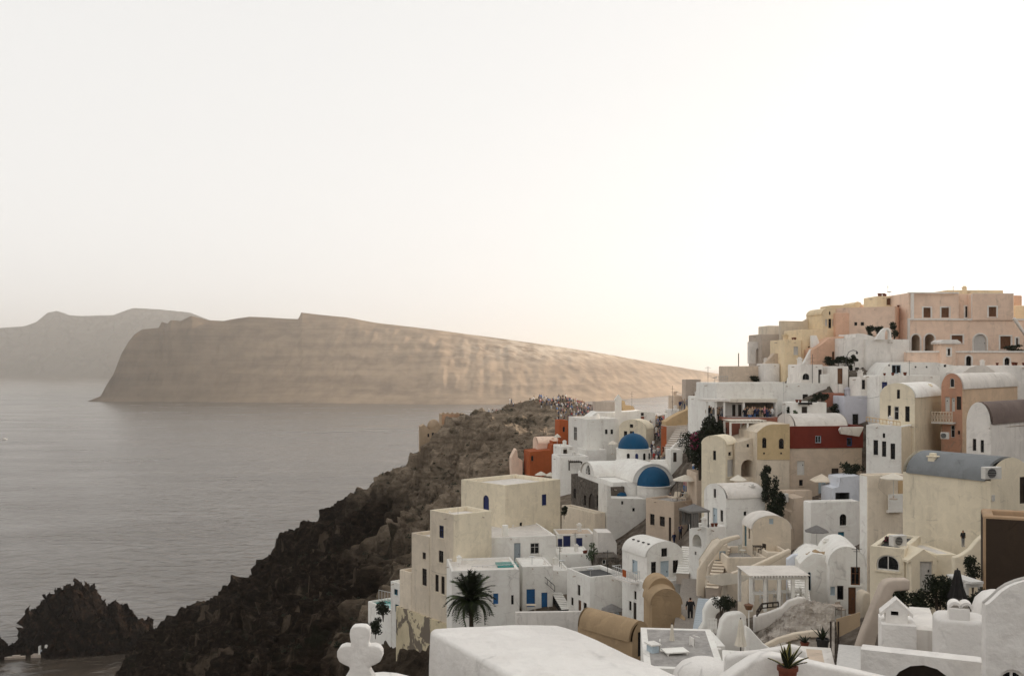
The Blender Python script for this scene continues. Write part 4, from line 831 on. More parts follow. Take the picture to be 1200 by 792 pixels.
# ================================================================== lower middle and the near walls
# tan vault and tan chapel niche
tv = house('vault_house', 'tan earthen barrel-vaulted store with a dark doorway', 741, 752, 775, 58, 677, 762, 40, mat='tan', roof='vy', rise=1.05, roofmat='tan', gpar=.2, holes=[('F','d',747.5,740,753.5,769,'dark')])
tcp = house('chapel_niche', 'tall tan rendered apse with a rounded back in the alley', 764, 708, 760, 66, None, 798.5, 5, dp=2.5, mat='tan', roof='vy', rise=1.0, gpar=.05, cat='chapel')
m_ = MB(); m_.arcshell(tcp.w*.86, 1.6, 3.4, tcp.h+.35, .95, .1, 14, 0, tcp.w*.1); m_.box(tcp.w*.1, tcp.w*.96, 1.6, 3.4, -tcp.ext, tcp.h+.4); m_.prism([(tcp.w*.53-tcp.w*.43*math.cos(math.pi*i/14), tcp.h+.36+.93*math.sin(math.pi*i/14)) for i in range(15)], 1.62, 1.75); m_.build('rear_vault', 'tan', tcp.root, smooth=40)
m_ = MB(); m_.prism([(.5, -1.5), (2.0, -1.5), (2.0, tcp.h*.8), (1.5, tcp.h*.55)], -1.1, -.02); m_.build('buttress', 'tan', tcp.root, bevel=.12, smooth=40)
# white house with the stone rubble roof
e7 = house('house', 'white round-topped house with brown framed windows and a blue-grey door', 972, 662, 726, 64, None, 1014, -9, dp=5, mat='white', roof='vy', rise=1.2, holes=[('F','w',997,664,1008,685.5,'wood'),('F','d',994,688,1003,720,'wood'),('F','w',981,686,988.5,702.5,'wooddk'),('F','ws',971.8,687,978.5,697.5,'doorpale')])
wl_ = house('house', 'low white house with a roof of loose brown rubble', 937, 660, 712, 65.5, None, 975, -9, dp=4, mat='white', top=[(937,661),(945,653),(953,648),(966,650),(975,655)], holes=[('F','aw',946.5,670,950.5,692,'doorpale')])
wallpoly('wall', 'ivory curved garden wall beside the round-topped house', [(1010,735),(1010,706),(1011,698),(1014,694),(1018,694),(1023,697),(1023,735)], 62, 4, 1.0, 'ivory', bev=.1)
wallpoly('wall', 'blue-white low wall with a square window frame beside the pool', [(923,705),(923,655),(930,650),(943,648),(943,705)], 68, 3, .4, 'whiteb', bev=.05)
pw = house('pool_terrace', 'ivory pool terrace with a small teal plunge pool', 876, 672, 712, 68.5, None, 925, 2, dp=2.6, mat='ivory', cat='terrace', par=.02, roofmat='ivory')
m_ = MB(); m_.box(1.25, 2.5, .5, 1.9, pw.h-.02, pw.h+.03); m_.build('pool_water', 'pool', pw.root)
# rock outcrop in the gardens
def outcrop():
    m, n, l, b = new_mat('outcrop_rock'); pos = position(n)
    f = noise(n, l, mapping(n, l, pos, (1.2, 1.2, 4), (0, rad(12), 0)), 1, 8, .68); g = noise(n, l, mapping(n, l, pos, (3, 3, 3)), 1, 5, .6)
    r = ramp(n, [(.3, (.2, .165, .135)), (.48, (.4, .35, .3)), (.68, (.54, .49, .43))]); l.new(f.outputs[0], r.inputs[0]); l.new(r.outputs[0], b.inputs['Base Color']); b.inputs['Roughness'].default_value = .95
    nb = bump(n, l, f.outputs[0], .9, .3); l.new(bump(n, l, g.outputs[0], .5, .06, nb), b.inputs['Normal'])
    nx, ny = 90, 60; V = []
    for i in range(nx):
        for j in range(ny):
            u, v = i/(nx-1), j/(ny-1); px = 872+u*106; dd = 44+v*16
            ytop = np.interp(px, [872, 890, 905, 925, 940, 965, 978], [775, 750, 737, 722, 712, 712, 718])
            py = np.interp(v, [0, 1], [np.interp(px, [872, 900, 940, 978], [790, 782, 778, 782]), ytop]); V.append(P(px, py, dd))
    V = np.array([list(p) for p in V])
    V[:, 2] += .45*(fbm(V*np.array([.25, .5, .5]), 5, .6, True)-.6)+.12*np.sign(np.sin(V[:, 1]*1.1+V[:, 0]*.35+2*pnoise(V*.2)))
    return kind(grid_mesh('rock_outcrop', V, nx, ny, m, False), 'structure')
outcrop()
wallpoly('wall', 'rounded white garden wall along the top of the pale rock', [(884,742),(884,722),(900,718),(916,712),(924,704),(936,700),(944,700),(946,704),(940,710),(928,720),(912,727),(898,736),(884,742)], 58.5, 3, .35, 'whitec', bev=.1)
wallpoly('wall', 'white wall sweeping down in front of the pale rock', [(874,800),(874,733),(880,737),(888,746),(895,754),(905,761),(905,800)], 43.5, 2, .3, 'white', bev=.08)
# white gate piece with steps
gp = wallpoly('wall', 'thick sculpted white gate wall topped with plants', [(838,764),(842,748),(846,728),(852,720),(862,718),(870,718),(875,722),(876,740),(876,764)], 50, 3, .6, 'white', bev=.12)
wallpoly('wall', 'curved white gate post left of the sculpted gate wall', [(820,762),(820,738),(825,730),(825,716),(829,708),(835,702),(846,700),(848,714),(840,720),(836,735),(836,762)], 53, 3, .5, 'white', bev=.12)
house('terrace', 'low white terrace edge in front of the gate wall', 812, 757, 790, 47, None, 850, 2, dp=2.5, mat='white', cat='terrace', par=.02, bev=.04)
# dining terrace
tb = house('terrace', 'white dining terrace with grey paved floor and low walls', 755, 782, 806, 40, None, 850, -6, dp=6.2, mat='white', cat='terrace', par=.01, roofmat='paving', bev=.02)
wallpoly('wall', 'low white back wall of the dining terrace', [(768,775),(768,756),(800,756),(806,760),(846,760),(846,775)], 46.4, 1, .25, 'white', bev=.04)
cb = house('cabinet', 'white-topped blue-grey cabinet on the dining terrace', 764, 757, 775, 42, 757, 773, 22, mat='doorpale', cat='cabinet', roof='flat', par=.01, ext=.6)
cb.box('worktop', 'white', -.05, cb.w+.05, -.05, cb.d+.05, cb.h+.002, cb.h+.06)
house('wall', 'white planter wall with hollow top beside the closed parasol', 847, 777, 812, 38, None, 906, -11, dp=1.9, mat='white', cat='wall', par=.55, roofmat='paving', bev=.05, th=.3)
m_ = MB(); m_.lathe([(1.05, -2), (1.0, .0), (.93, .22), (.75, .42), (.45, .56), (.0, .6)], 28); o = m_.build('oven_dome', 'near', None, smooth=60); o.location = P(825, 793, 32); tag(o, 'low white plaster dome at the edge of the dining terrace', 'dome')
# ---------------- right-hand foreground
house('wall', 'tan slab steps beside the oven house', 1073, 737, 768, 30, None, 1100, -18, dp=3, mat='whitec', cat='terrace', par=.01, roofmat='paving', bev=.02)
ck = house('oven_house', 'white plastered block carrying a little gabled chimney', 1033, 731, 765, 29.5, None, 1074, -16, dp=1.3, mat='near', cat='oven', par=.01, bev=.07)
kc = house('w', 'w', 1038, 715, 731, 29.7, None, 1064, -16, dp=.6, mat='near', roof='gy', rise=.22, ext=.05, into=ck, holes=[('F','w',1044,716,1053,721,'dark')])
O_ = P(1127, 765, 26.4); ov = House.__new__(House); ov.O = O_; ov.phi = rad(-18); ov.root = thing('oven', 'rounded white outdoor oven with double-arched chimney', 'oven', O_, ov.phi)
m_ = MB(); m_.slab([(.66*math.copysign(abs(math.cos(t_))**.6, math.cos(t_)), .55+.62*math.copysign(abs(math.sin(t_))**.6, math.sin(t_))) for t_ in [2*math.pi*i/40 for i in range(40)]], -2.5, .88); m_.build('oven_body', 'near', ov.root, smooth=50, bevel=.14, bseg=5)
oc = house('w', 'w', 1112, 712, 727, 26.5, None, 1137, -18, dp=.45, mat='near', par=.01, ext=.1, into=ov, bev=.03)
for k in (0, 1):
    m_ = MB(); x0 = .06+k*.27; m_.arcshell(.2, .02, .42, 0, .1, .07, 10, 0, x0)
    o = m_.build('chimney_arch', 'near', ov.root, smooth=40); o.matrix_basis = oc.rel @ Matrix.Translation((0, 0, oc.h+.0))
m_ = MB(); m_.lathe([(.62, -1), (.6, 0), (.52, .25), (.36, .42), (.15, .5), (0, .52)], 24); o = m_.build('dome', 'near', None, smooth=60); o.location = P(1166, 712, 28); tag(o, 'small white plaster dome behind the tall near wall', 'dome')
fw_ = house('wall', 'broad white wall with flat top and a shallow arched opening', 1151, 776, 840, 22, 1008, None, 66, w=.5, mat='near', cat='wall', par=.01, bev=.035, holes=[('L','ao',1042,779,1124,850,'wooddk')])
house('wall', 'tall white wall with sweeping curved top and an arched barred window', 1155, 705, 840, 20.5, None, 1236, -12, dp=.35, mat='near', cat='wall', bev=.03, top=[(1155,709),(1160,706),(1167,700),(1174,693),(1183,687),(1194,682.5),(1207,679),(1236,674)], holes=[('F','aw',1169,784,1204,830,'near')])
wallpoly('stair_wall', 'long slanted beige stair parapet below the cream room', [(1003,768),(1012,742),(1024,712),(1035,686),(1040,681),(1048,679),(1067,679),(1067,692),(1049,693),(1040,712),(1030,740),(1023,768)], 35, 2, .45, 'greyb', bev=.08)
0 and house('terrace', 'shaded garden terrace of bare earth behind the stair parapet', 1060, 732, 770, 36, None, 1165, 22, dp=6, mat='greyb', cat='terrace', par=.01, roofmat='tan')
# near white wall with the flower pot
wallpoly('wall', 'low white near wall carrying the terracotta pot', [(836,860),(838,812),(850,796),(868,783),(884,773),(897,768),(912,768.5),(935,773),(970,781),(1005,788),(1040,796),(1060,800),(1060,860)], 15, 4, .3, 'near', bev=.05)
wallpoly('wall', 'white rounded wall behind the terracotta pot', [(850,800),(852,770),(865,766),(890,764),(915,760),(928,757),(938,758),(945,764),(948,775),(955,800)], 24, 2, .3, 'near', bev=.08)
house('terrace', 'pinkish paved terrace with two potted agaves', 936, 778, 800, 29, None, 979, -14, dp=2.0, mat='whitec', cat='terrace', par=.01, roofmat='terrapink' if 'terrapink' in MATS else 'beige')
# nearest: thick roof parapet and the plaster cross
def near_block():
    o = None
    A, B, C_, D_ = P(505, 737, 12.5), P(655, 731, 13.0), P(905, 842, 6.6), P(655, 842, 6.4)
    z = A.z; pts_ = [A, B, C_, D_]; m_ = MB()
    def on_z(px, py): d = (CZ-z)*F/(py-HY); return ((px-CX)/F*d, d)
    poly = [on_z(502, 738), on_z(508, 735.5), on_z(540, 732.5), on_z(600, 731), on_z(652, 731), on_z(665, 733.5), on_z(690, 744), on_z(800, 794), on_z(1000, 890), on_z(700, 890), on_z(601, 792)]
    m_.slab(poly, z-6, z); o = m_.build('roof_parapet', 'near', None, smooth=50, bevel=.09, bseg=5)
    bm = bmesh.new(); bm.from_mesh(o.data); bmesh.ops.triangulate(bm, faces=[f for f in bm.faces if len(f.verts) > 4])
    for _ in range(5): bmesh.ops.subdivide_edges(bm, edges=[e for e in bm.edges if e.calc_length() > .35], cuts=1, use_grid_fill=True)
    co = np.array([v.co[:] for v in bm.verts]); dn = .016*fbm(co*1.7, 3)+.006*fbm(co*6, 2)
    for v, q in zip(bm.verts, dn): v.co += v.normal*float(q)
    for f in bm.faces: f.smooth = True
    bm.to_mesh(o.data); bm.free()
    tag(o, 'broad white plastered roof parapet with softly rounded edges', 'wall')
near_block()
def cross():
    d = 17; k = d/F
    half = [(0, 731.5), (7, 732), (10.8, 735), (11.8, 741), (11, 747), (10, 752), (10.5, 754.5), (17, 754), (23, 756), (26.3, 761), (26.5, 767), (24, 773), (18, 776.5), (12, 779), (11.5, 782), (13.5, 786), (18, 793), (22, 802), (26, 818), (30, 850)]
    pts_ = [(422.5+x, y) for x, y in half]+[(422.5-x, y) for x, y in half[::-1] if x]
    O = P(422.5, 850, d); m_ = MB(); m_.prism([((x-422.5)*k, (850-y)*k) for x, y in pts_], -.11, .11)
    o = m_.build('cross', 'near', None, smooth=60, bevel=.05, bseg=3); o.location = O; tag(o, 'rounded white plaster cross on the chapel roof below', 'cross')
    c = thing('chapel', 'white chapel roof carrying the plaster cross', 'chapel', O)
    m_ = MB(); m_.arcshell(2.4, -.2, 3, -1.1, .95, .15, 16, 0, -1.2); m_.build('roof', 'near', c, smooth=40)
    m_ = MB(); m_.box(-1.25, 1.25, -.1, 2.9, -6, -1.1); m_.prism([(-1.2*math.cos(math.pi*i/16), -1.12+.95*math.sin(math.pi*i/16)) for i in range(17)], -.1, .1); m_.build('wall', 'near', c)
cross()

wallpoly('retaining_wall', 'low rough stone ledge wall across the pale rock', [(893,764),(894,757),(912,748),(932,742),(955,739),(966,741),(966,747),(948,747),(930,750),(912,757)], 48.5, 3, .3, 'ivory', bev=.06)
rk = random.Random(4); m_ = MB(); ico = bmesh.new(); bmesh.ops.create_icosphere(ico, subdivisions=1, radius=1); V0 = [v.co.copy() for v in ico.verts]; F0 = [tuple(v.index for v in f.verts) for f in ico.faces]; ico.free()
for _ in range(150):
    u, v = rk.random(), rk.random(); px = 884+u*84; yt_ = np.interp(px, [872, 890, 905, 925, 940, 965, 978], [775, 750, 737, 722, 712, 712, 718]); yb_ = np.interp(px, [872, 900, 940, 978], [790, 782, 778, 782])
    c = P(px, yb_+(yt_-yb_)*v, 44+v*16); s_ = .06+.22*rk.random()**3; m_.add([tuple(c+Vector((p.x*1.3, p.y, p.z*.7))*s_*rk.uniform(.7, 1.2)) for p in V0], F0)
kind(m_.build('garden_stones', 'ivory'), 'stuff', 'loose pale stones lying on the garden rock', 'stones')
# ================================================================== vegetation, street furniture, small things
from mathutils.bvhtree import BVHTree
bpy.context.view_layer.update()
HB = BVHTree.FromObject(hill, bpy.context.evaluated_depsgraph_get())
def drop(x, y, default=None):
    h_ = HB.ray_cast(Vector((x, y, 200)), Vector((0, 0, -1)))
    return h_[0].z if h_[0] is not None else gz(x, y)
R_ = random.Random(5)
def leaves(blobs, n, size, seed=0, flat_=.0):
    """many small leaf faces spread through ellipsoid clumps, denser near their skins"""
    r = random.Random(seed); v = []; f = []
    vol = [b[3]*b[4]*b[5] for b in blobs]; tot = sum(vol)
    for b, vv in zip(blobs, vol):
        for _ in range(max(4, int(n*vv/tot))):
            d = Vector((r.gauss(0, 1), r.gauss(0, 1), r.gauss(0, 1))).normalized(); k = r.random()**.45
            c = Vector((b[0]+d.x*b[3]*k, b[1]+d.y*b[4]*k, b[2]+d.z*b[5]*k))
            a = Vector((r.gauss(0, 1), r.gauss(0, 1), r.gauss(0, .6))).normalized(); t = a.orthogonal().normalized(); t.rotate(Matrix.Rotation(r.random()*6.28, 3, a)); u = a.cross(t)
            s = size*r.uniform(.6, 1.4); i = len(v)
            v += [tuple(c-t*s), tuple(c+u*s*.45), tuple(c+t*s), tuple(c-u*s*.45)]; f.append((i, i+1, i+2, i+3))
    m_ = MB(); m_.add(v, f); return m_
def bush(name, label, px, py, d, w, h, mat='leafd', n=700, size=.12, seed=0, cat='shrub', group=None, flowers=None, lump=9, dz=None):
    """py: foot of the plant; w, h in metres"""
    O = P(px, py, d); t = thing(name, label, cat, O, 0, group); r = random.Random(seed+11)
    bl = []
    for k in range(lump):
        a = r.random()*6.28; q = r.random()**.6; z = h*(.12+.7*r.random())
        bl.append((w*.36*q*math.cos(a), w*.36*q*math.sin(a), z, w*r.uniform(.17, .28), w*r.uniform(.17, .28), h*r.uniform(.14, .25)))
    leaves(bl, n, size, seed).build('foliage', mat, t)
    m_ = MB()
    for k in range(5):
        b = bl[k % len(bl)]; m_.tube([(0, 0, -.6), (b[0]*.4, b[1]*.4, b[2]*.5), (b[0], b[1], b[2])], .05*max(.5, h/2), 5, .015)
    m_.build('stem', 'bark', t)
    if flowers: leaves(bl[:4], n//4, size*.9, seed+3).build('blossom', flowers, t)
    return t
D_ = lambda *a, **k: bush(*a, **{**k, 'n': int(k.get('n', 700)*1.7)} if len(a) < 9 else k)
D_('bougainvillea', 'tall dark bougainvillea spilling down beside the white stair parapet', 836, 528, 105, 2.6, 4.6, n=2600, size=.16, seed=1, lump=14)
D_('bougainvillea', 'dark bougainvillea with magenta blossom over the crowded lane', 820, 556, 106, 3.4, 5.2, n=3200, size=.16, seed=2, flowers='flower', lump=14)
D_('bougainvillea', 'reddish climbing shrub beside the restaurant brickwork', 846, 524, 108, 2.3, 3.6, 'leaf', 900, .13, 3, flowers='flower')
D_('shrub', 'dark shrub at the white porch corner', 806, 536, 118, 2.6, 3.4, n=500, seed=4)
D_('shrub', 'leafy shrub in front of the dark archway', 897, 566, 97, 1.3, 2.0, n=500, seed=5)
D_('shrub', 'dark tall plant in the gap beside the ivory gable', 903, 602, 91, 1.7, 3.8, n=1000, seed=6)
D_('shrub', 'dark bush at the bottom of the narrow gap', 913, 606, 91, 1.7, 2.4, n=700, seed=7)
D_('shrub', 'bare-looking dark bush growing on the red-topped house terrace', 996, 566, 95, 2.4, 2.2, n=520, size=.14, seed=8, lump=12)
D_('shrub', 'small potted bush beside the annexe awning', 953, 472, 107.4, 1.3, 1.0, n=220, seed=9)
D_('shrub', 'small leafy bush on the annexe roof edge', 963, 473, 107.4, 1.5, 1.2, n=260, seed=10)
D_('shrub', 'dark creeper hanging on the red brick garden wall', 980, 488, 108, 1.6, 1.6, n=500, seed=11)
D_('shrub', 'dark plant beside the annexe white wall', 925, 488, 107, .9, 1.3, n=260, seed=12)
D_('shrub', 'spiky succulent bush at the end of the brick terrace', 934, 492, 104, .8, 1.0, 'leafg', 200, .14, 13)
for i, (x, y, d, w, h, lb) in enumerate(((972,428,114.5,1.6,1.0,'left of the three brown doors'),(982,427,114.5,1.8,1.0,'in front of the three brown doors'),(994,432,112,1.8,1.4,'beside the dark glazed doors'),(885,448,122,1.3,.9,'on the restaurant roof edge'),(1021,396,115.5,1.2,1.5,'beside the arched garden gate'),(1048,396,115.5,1.0,1.9,'right of the arched garden gate'),(1030,394,116,1.5,1.4,'behind the arched garden gate'),(1188,412,116,2.2,.9,'on the mansion terrace'),(1001,423,111,.9,.8,'above the gate house'))):
    D_('shrub', 'dark potted shrub '+lb, x, y, d, w, h, n=330, seed=20+i)
D_('shrub', 'large dark rounded garden bush above the slab steps', 1100, 716, 37, 1.15, 1.35, n=1500, size=.055, seed=40, lump=16)
D_('shrub', 'dark garden bush beside the stair parapet', 1074, 732, 36.5, 1.0, 1.35, n=1200, size=.055, seed=41, lump=14)
D_('shrub', 'low dark bush under the cream room', 1056, 706, 39, .9, .8, n=700, size=.05, seed=42)
D_('shrub', 'dark hanging bush in the corner of the dark brown house', 1143, 722, 37, .75, 1.3, n=900, size=.05, seed=43)
D_('shrub', 'dark bush on the stairs in the shade of the brown house', 1140, 680, 42, .9, 1.2, n=700, size=.05, seed=44)
D_('shrub', 'grey dry shrub beside the stone hut', 694, 656, 106, 1.4, 2.0, 'leafg', 420, .1, 45)
D_('shrub', 'dark red potted plant on the cream room roof', 1042, 640, 52, .6, .55, n=260, size=.05, seed=46, flowers='flower')
D_('shrub', 'dark bush at the cliff-side pool deck', 449, 722, 113, 2.2, 1.8, n=500, size=.13, seed=47)
D_('shrub', 'dark bush hanging under the cliff-side house', 440, 742, 112, 2.6, 1.6, n=500, size=.13, seed=48)
D_('shrub', 'flowering plants on the white gate post', 845, 714, 52, 1.2, .9, 'leafd', 500, .06, 49, flowers='woodw')
D_('shrub', 'bushy plant on the thick gate wall', 853, 716, 51, .9, .9, n=450, size=.06, seed=50)
D_('shrub', 'dark bush beside the cream terrace wall of the stone building', 661, 603, 127.5, 1.0, 1.2, n=260, seed=51)
# palm behind the near parapet -----------------------------------------------------------
def palm():
    c = P(552, 700, 82); g = drop(c.x, c.y); t = thing('palm_tree', 'dark fan of a palm tree in front of the white houses', 'palm', (c.x, c.y, g-.2)); hh = c.z-g
    m_ = MB(); m_.tube([(0, 0, 0), (.08, .05, hh*.5), (0, 0, hh-.2)], .24, 10, .17); m_.build('trunk', 'bark', t, smooth=60)
    meshes = []
    for v in range(4):
        r = random.Random(v); m_ = MB(); L = 2.55; droop = (.55, .95, 1.35, .25)[v]; path = []
        for i in range(13):
            s = i/12; path.append(Vector((L*(s-.16*droop*s*s), 0, L*(.34*s-droop*.62*s*s*s))))
        m_.tube(path, .03, 4, .008)
        for i in range(2, 13):
            for k in range(2):
                p = path[i-1].lerp(path[i], k/2)
                for sd_ in (-1, 1):
                    ll = .62*(1-.55*abs(i/12-.45))*r.uniform(.8, 1.1); dirv = Vector((.75, sd_*.75, -.28*r.uniform(.4, 1.6))).normalized()*ll
                    w = Vector((.06, -.035*sd_, .0)); m_.add([p-w, p+w, p+dirv], [(0, 1, 2)])
        meshes.append(m_.mesh('frond', 'leafd' if v % 2 else 'leaf'))
    r = random.Random(3)
    for k in range(76):
        v = k % 4; o = bpy.data.objects.new('frond', meshes[v]); COL.objects.link(o); o.parent = t; o.location = (0, 0, hh-.1)
        up_ = {3: r.uniform(30, 85), 0: r.uniform(10, 55), 1: r.uniform(-15, 25), 2: r.uniform(-35, 0)}[v]
        o.rotation_euler = (r.uniform(-.3, .3), -rad(up_), k*2.399+r.uniform(-.2, .2)); s = r.uniform(.8, 1.08); o.scale = (s, s, s)
    m_ = leaves([(0, 0, hh-.75, .35, .35, .6)], 300, .16, 4); m_.build('dry_skirt', 'bark', t)
palm()
# agaves in pots --------------------------------------------------------------------------
def agave(label, px, ybase, d, potw, poth, leafl, mat='leafg', pot='potc', n=13, edge=False, up=55, cat='potted plant'):
    O = P(px, ybase, d); t = thing('potted_agave', label, cat, O); m_ = MB()
    m_.lathe([(0, 0), (potw*.36, 0), (potw*.46, poth*.8), (potw*.52, poth*.8), (potw*.52, poth), (potw*.44, poth), (potw*.42, poth*.9), (0, poth*.9)], 20); m_.build('pot', pot, t, smooth=40)
    r = random.Random(int(px))
    for k in range(n):
        az = k*2.4+r.uniform(-.2, .2); el = rad(up+r.uniform(-28, 28)); L = leafl*r.uniform(.75, 1.1); wd = leafl*.085; path = []; m_ = MB(); m2 = MB(); prev = None
        for i in range(7):
            s = i/6; q = L*s; p = Vector((math.cos(el)*q, 0, math.sin(el)*q-L*.18*s*s)); w = wd*math.sin(math.pi*(.18+.82*s))**.7*(1-s**4); path.append((p, w))
        for i in range(6):
            (p, w), (q, v) = path[i], path[i+1]; Y = Vector((0, 1, 0)); Z = Vector((0, 0, wd*.35))
            m_.add([p-Y*w, p-Z, p+Y*w, q+Y*v, q-Z*.6, q-Y*v], [(0, 1, 4, 5), (1, 2, 3, 4)])
            if edge:
                for sg_ in (-1, 1): m2.add([p+Y*w*sg_*1.02+Vector((0, 0, .002)), p+Y*w*sg_*.68-Z*.25, q+Y*v*sg_*.68-Z*.2, q+Y*v*sg_*1.02+Vector((0, 0, .002))], [(0, 1, 2, 3)])
        o = m_.build('leaf', mat, t); o.rotation_euler = (0, 0, az); o.location = (0, 0, poth*.85)
        if edge: e = m2.build('leaf_margin', 'leafy', o); e.location = (0, 0, .004)
    return t
agave('striped agave in a terracotta pot on the near white wall', 923, 803, 14.8, .3, .29, .46, 'leafd', n=15, edge=True)
agave('dark agave in a rust pot on the pinkish terrace', 943, 757+3, 32, .28, .22, .42, 'leafd')
agave('taller dark agave in a black pot on the pinkish terrace', 964, 763, 31, .4, .4, .55, 'leafd', 'dark', up=65)
agave('potted plant beside the round-topped house wall', 963, 722, 60, .5, .45, .5, 'leafd', 'dark', cat='potted plant')
# parasols ------------------------------------------------------------------------------
def parasol(label, px, ycan, yfoot, d, wpx, mat='canvas', hpx=8, sides=8, group=None, rot=.2):
    O = P(px, yfoot, d); t = thing('parasol', label, 'parasol', O, rot, group); H = (yfoot-ycan)/F*d; r = wpx/2/F*d*1.04; hh = hpx/F*d
    m_ = MB(); m_.tube([(0, 0, 0), (0, 0, H+hh)], .03, 6); m_.build('pole', 'woodw', t)
    m_ = MB(); vs = []; rings = [(0, hh), (.5, hh*.55), (1, 0)]
    ring = [[(r*q*math.cos(6.283*k/sides), r*q*math.sin(6.283*k/sides), H+z-(.03*r if (q and k % 2 and False) else 0)) for k in range(sides)] for q, z in rings[1:]]
    m_.add([(0, 0, H+hh)]+ring[0]+ring[1]+[(x, y, z-.09*max(.5, r/1.5)) for x, y, z in ring[1]],
      [(0, 1+k, 1+(k+1) % sides) for k in range(sides)]+[(1+k, 1+sides+k, 1+sides+(k+1) % sides, 1+(k+1) % sides) for k in range(sides)]+[(1+sides+k, 1+2*sides+k, 1+2*sides+(k+1) % sides, 1+sides+(k+1) % sides) for k in range(sides)])
    m_.build('canopy', mat, t)
    m_ = MB()
    for k in range(sides): m_.tube([(0, 0, H+hh*.75), (r*.97*math.cos(6.283*k/sides), r*.97*math.sin(6.283*k/sides), H-.03)], .012, 3)
    m_.build('ribs', 'woodw', t)
    m_ = MB(); m_.lathe([(0, 0), (.28, 0), (.28, .06), (.05, .09), (.05, .25), (0, .25)], 12); m_.build('base', 'greyb', t)
parasol('cream parasol over the loungers on the beige roof terrace', 803, 562, 583, 114, 29, 'canvas', 6, rot=.3)
parasol('small white parasol in front of the dark archway', 865, 562, 580, 95, 20, 'canvas', 6)
parasol('beige parasol over the red-topped house terrace', 963, 563, 584, 95, 30, 'ivory', 8, 4, rot=.78)
parasol('grey parasol on the white house terrace', 957, 622, 646, 84, 27, 'canvasg', 7)
parasol('flat white parasol on the beige house balcony', 1047, 560, 585, 68.9, 30, 'canvas', 6)
parasol('grey parasol in front of the slit-windowed white house', 717, 714, 729, 91, 25, 'canvasg', 7)
parasol('dark grey parasol below the tan chapel niche', 804, 752, 768, 54, 29, 'canvasg', 9)
for i, (x, y, w) in enumerate(((634, 556, 14), (645, 557, 14), (652, 560, 12))): parasol('white parasol in the row below the orange house', x, y, y+14, 172, w, 'canvas', 4, group='parasols below the orange house', rot=.2*i)
parasol('small white parasol beside the orange tower house', 653, 512, 522, 183, 9, 'canvas', 4)
parasol('cream parasol on the white lane-side terrace', 718, 520, 532, 165, 12, 'canvas', 4)
def closed_parasol(label, px, ytop, yhem, yfoot, d, wpx, mat):
    O = P(px, yfoot, d); t = thing('closed_parasol', label, 'parasol', O); k = F/d; Ht, Hh, w = (yfoot-ytop)/k, (yfoot-yhem)/k, wpx/2/k
    m_ = MB(); m_.tube([(0, 0, 0), (0, 0, Ht+.05)], .025, 6); m_.build('pole', 'wooddk', t)
    m_ = MB(); n = 16; prof = [(.02, Ht), (w*.28, Ht-.04*(Ht-Hh)), (w*.42, Ht-.3*(Ht-Hh)), (w*.62, Ht-.65*(Ht-Hh)), (w, Hh), (w*.7, Hh+.01)]; vs = []
    for r, z in prof: vs += [(r*(1+.16*math.cos(8*a))*math.cos(a), r*(1+.16*math.cos(8*a))*math.sin(a), z) for a in [6.283*i/n for i in range(n)]]
    m_.add(vs, [(j*n+i, j*n+(i+1) % n, (j+1)*n+(i+1) % n, (j+1)*n+i) for j in range(len(prof)-1) for i in range(n)]); m_.build('canopy', mat, t, smooth=50)
    m_ = MB(); m_.lathe([(0, 0), (.22, 0), (.22, .05), (.04, .08), (.04, .2), (0, .2)], 12); m_.build('base', 'greyb', t)
closed_parasol('closed cream parasol standing in the white planter wall', 868, 725, 756, 776, 39.5, 13, 'canvas')
closed_parasol('closed white parasol on the dining terrace', 787.5, 731, 758, 764, 44, 8, 'canvas')
closed_parasol('closed black parasol among the dark garden bushes', 1122, 667, 700, 716, 36, 21, 'dark')
# gazebo on the terrace house
def gazebo():
    O = P(809, 619, 84.5); t = thing('gazebo', 'grey cloth gazebo with drawn curtains on the white terrace', 'gazebo', O, rad(20)); w, h = 1.75, 1.45
    for x in (0, w):
        for y in (0, w): m_ = MB(); m_.box(x-.04, x+.04, y-.04, y+.04, 0, h); m_.build('post', 'metal', t)
    m_ = MB(); m_.add([(-.1, -.1, h), (w+.1, -.1, h), (w+.1, w+.1, h), (-.1, w+.1, h), (w/2, w/2, h+.5), (-.1, -.1, h-.15), (w+.1, -.1, h-.15), (w+.1, w+.1, h-.15), (-.1, w+.1, h-.15)], [(0, 1, 4), (1, 2, 4), (2, 3, 4), (3, 0, 4), (0, 5, 6, 1), (1, 6, 7, 2), (2, 7, 8, 3), (3, 8, 5, 0)]); m_.build('canopy', 'canvasg', t)
    for y, a, b in ((.02, .05, w*.45), (w, .1, w-.1)):
        m_ = MB(); n = 14; vs = []
        for z in (.05, h-.1): vs += [(a+(b-a)*i/n, y+.05*math.sin(i*1.7), z) for i in range(n+1)]
        m_.add(vs, [(i, i+1, n+2+i, n+1+i) for i in range(n)]); m_.build('curtain', 'canvasg', t)
gazebo()
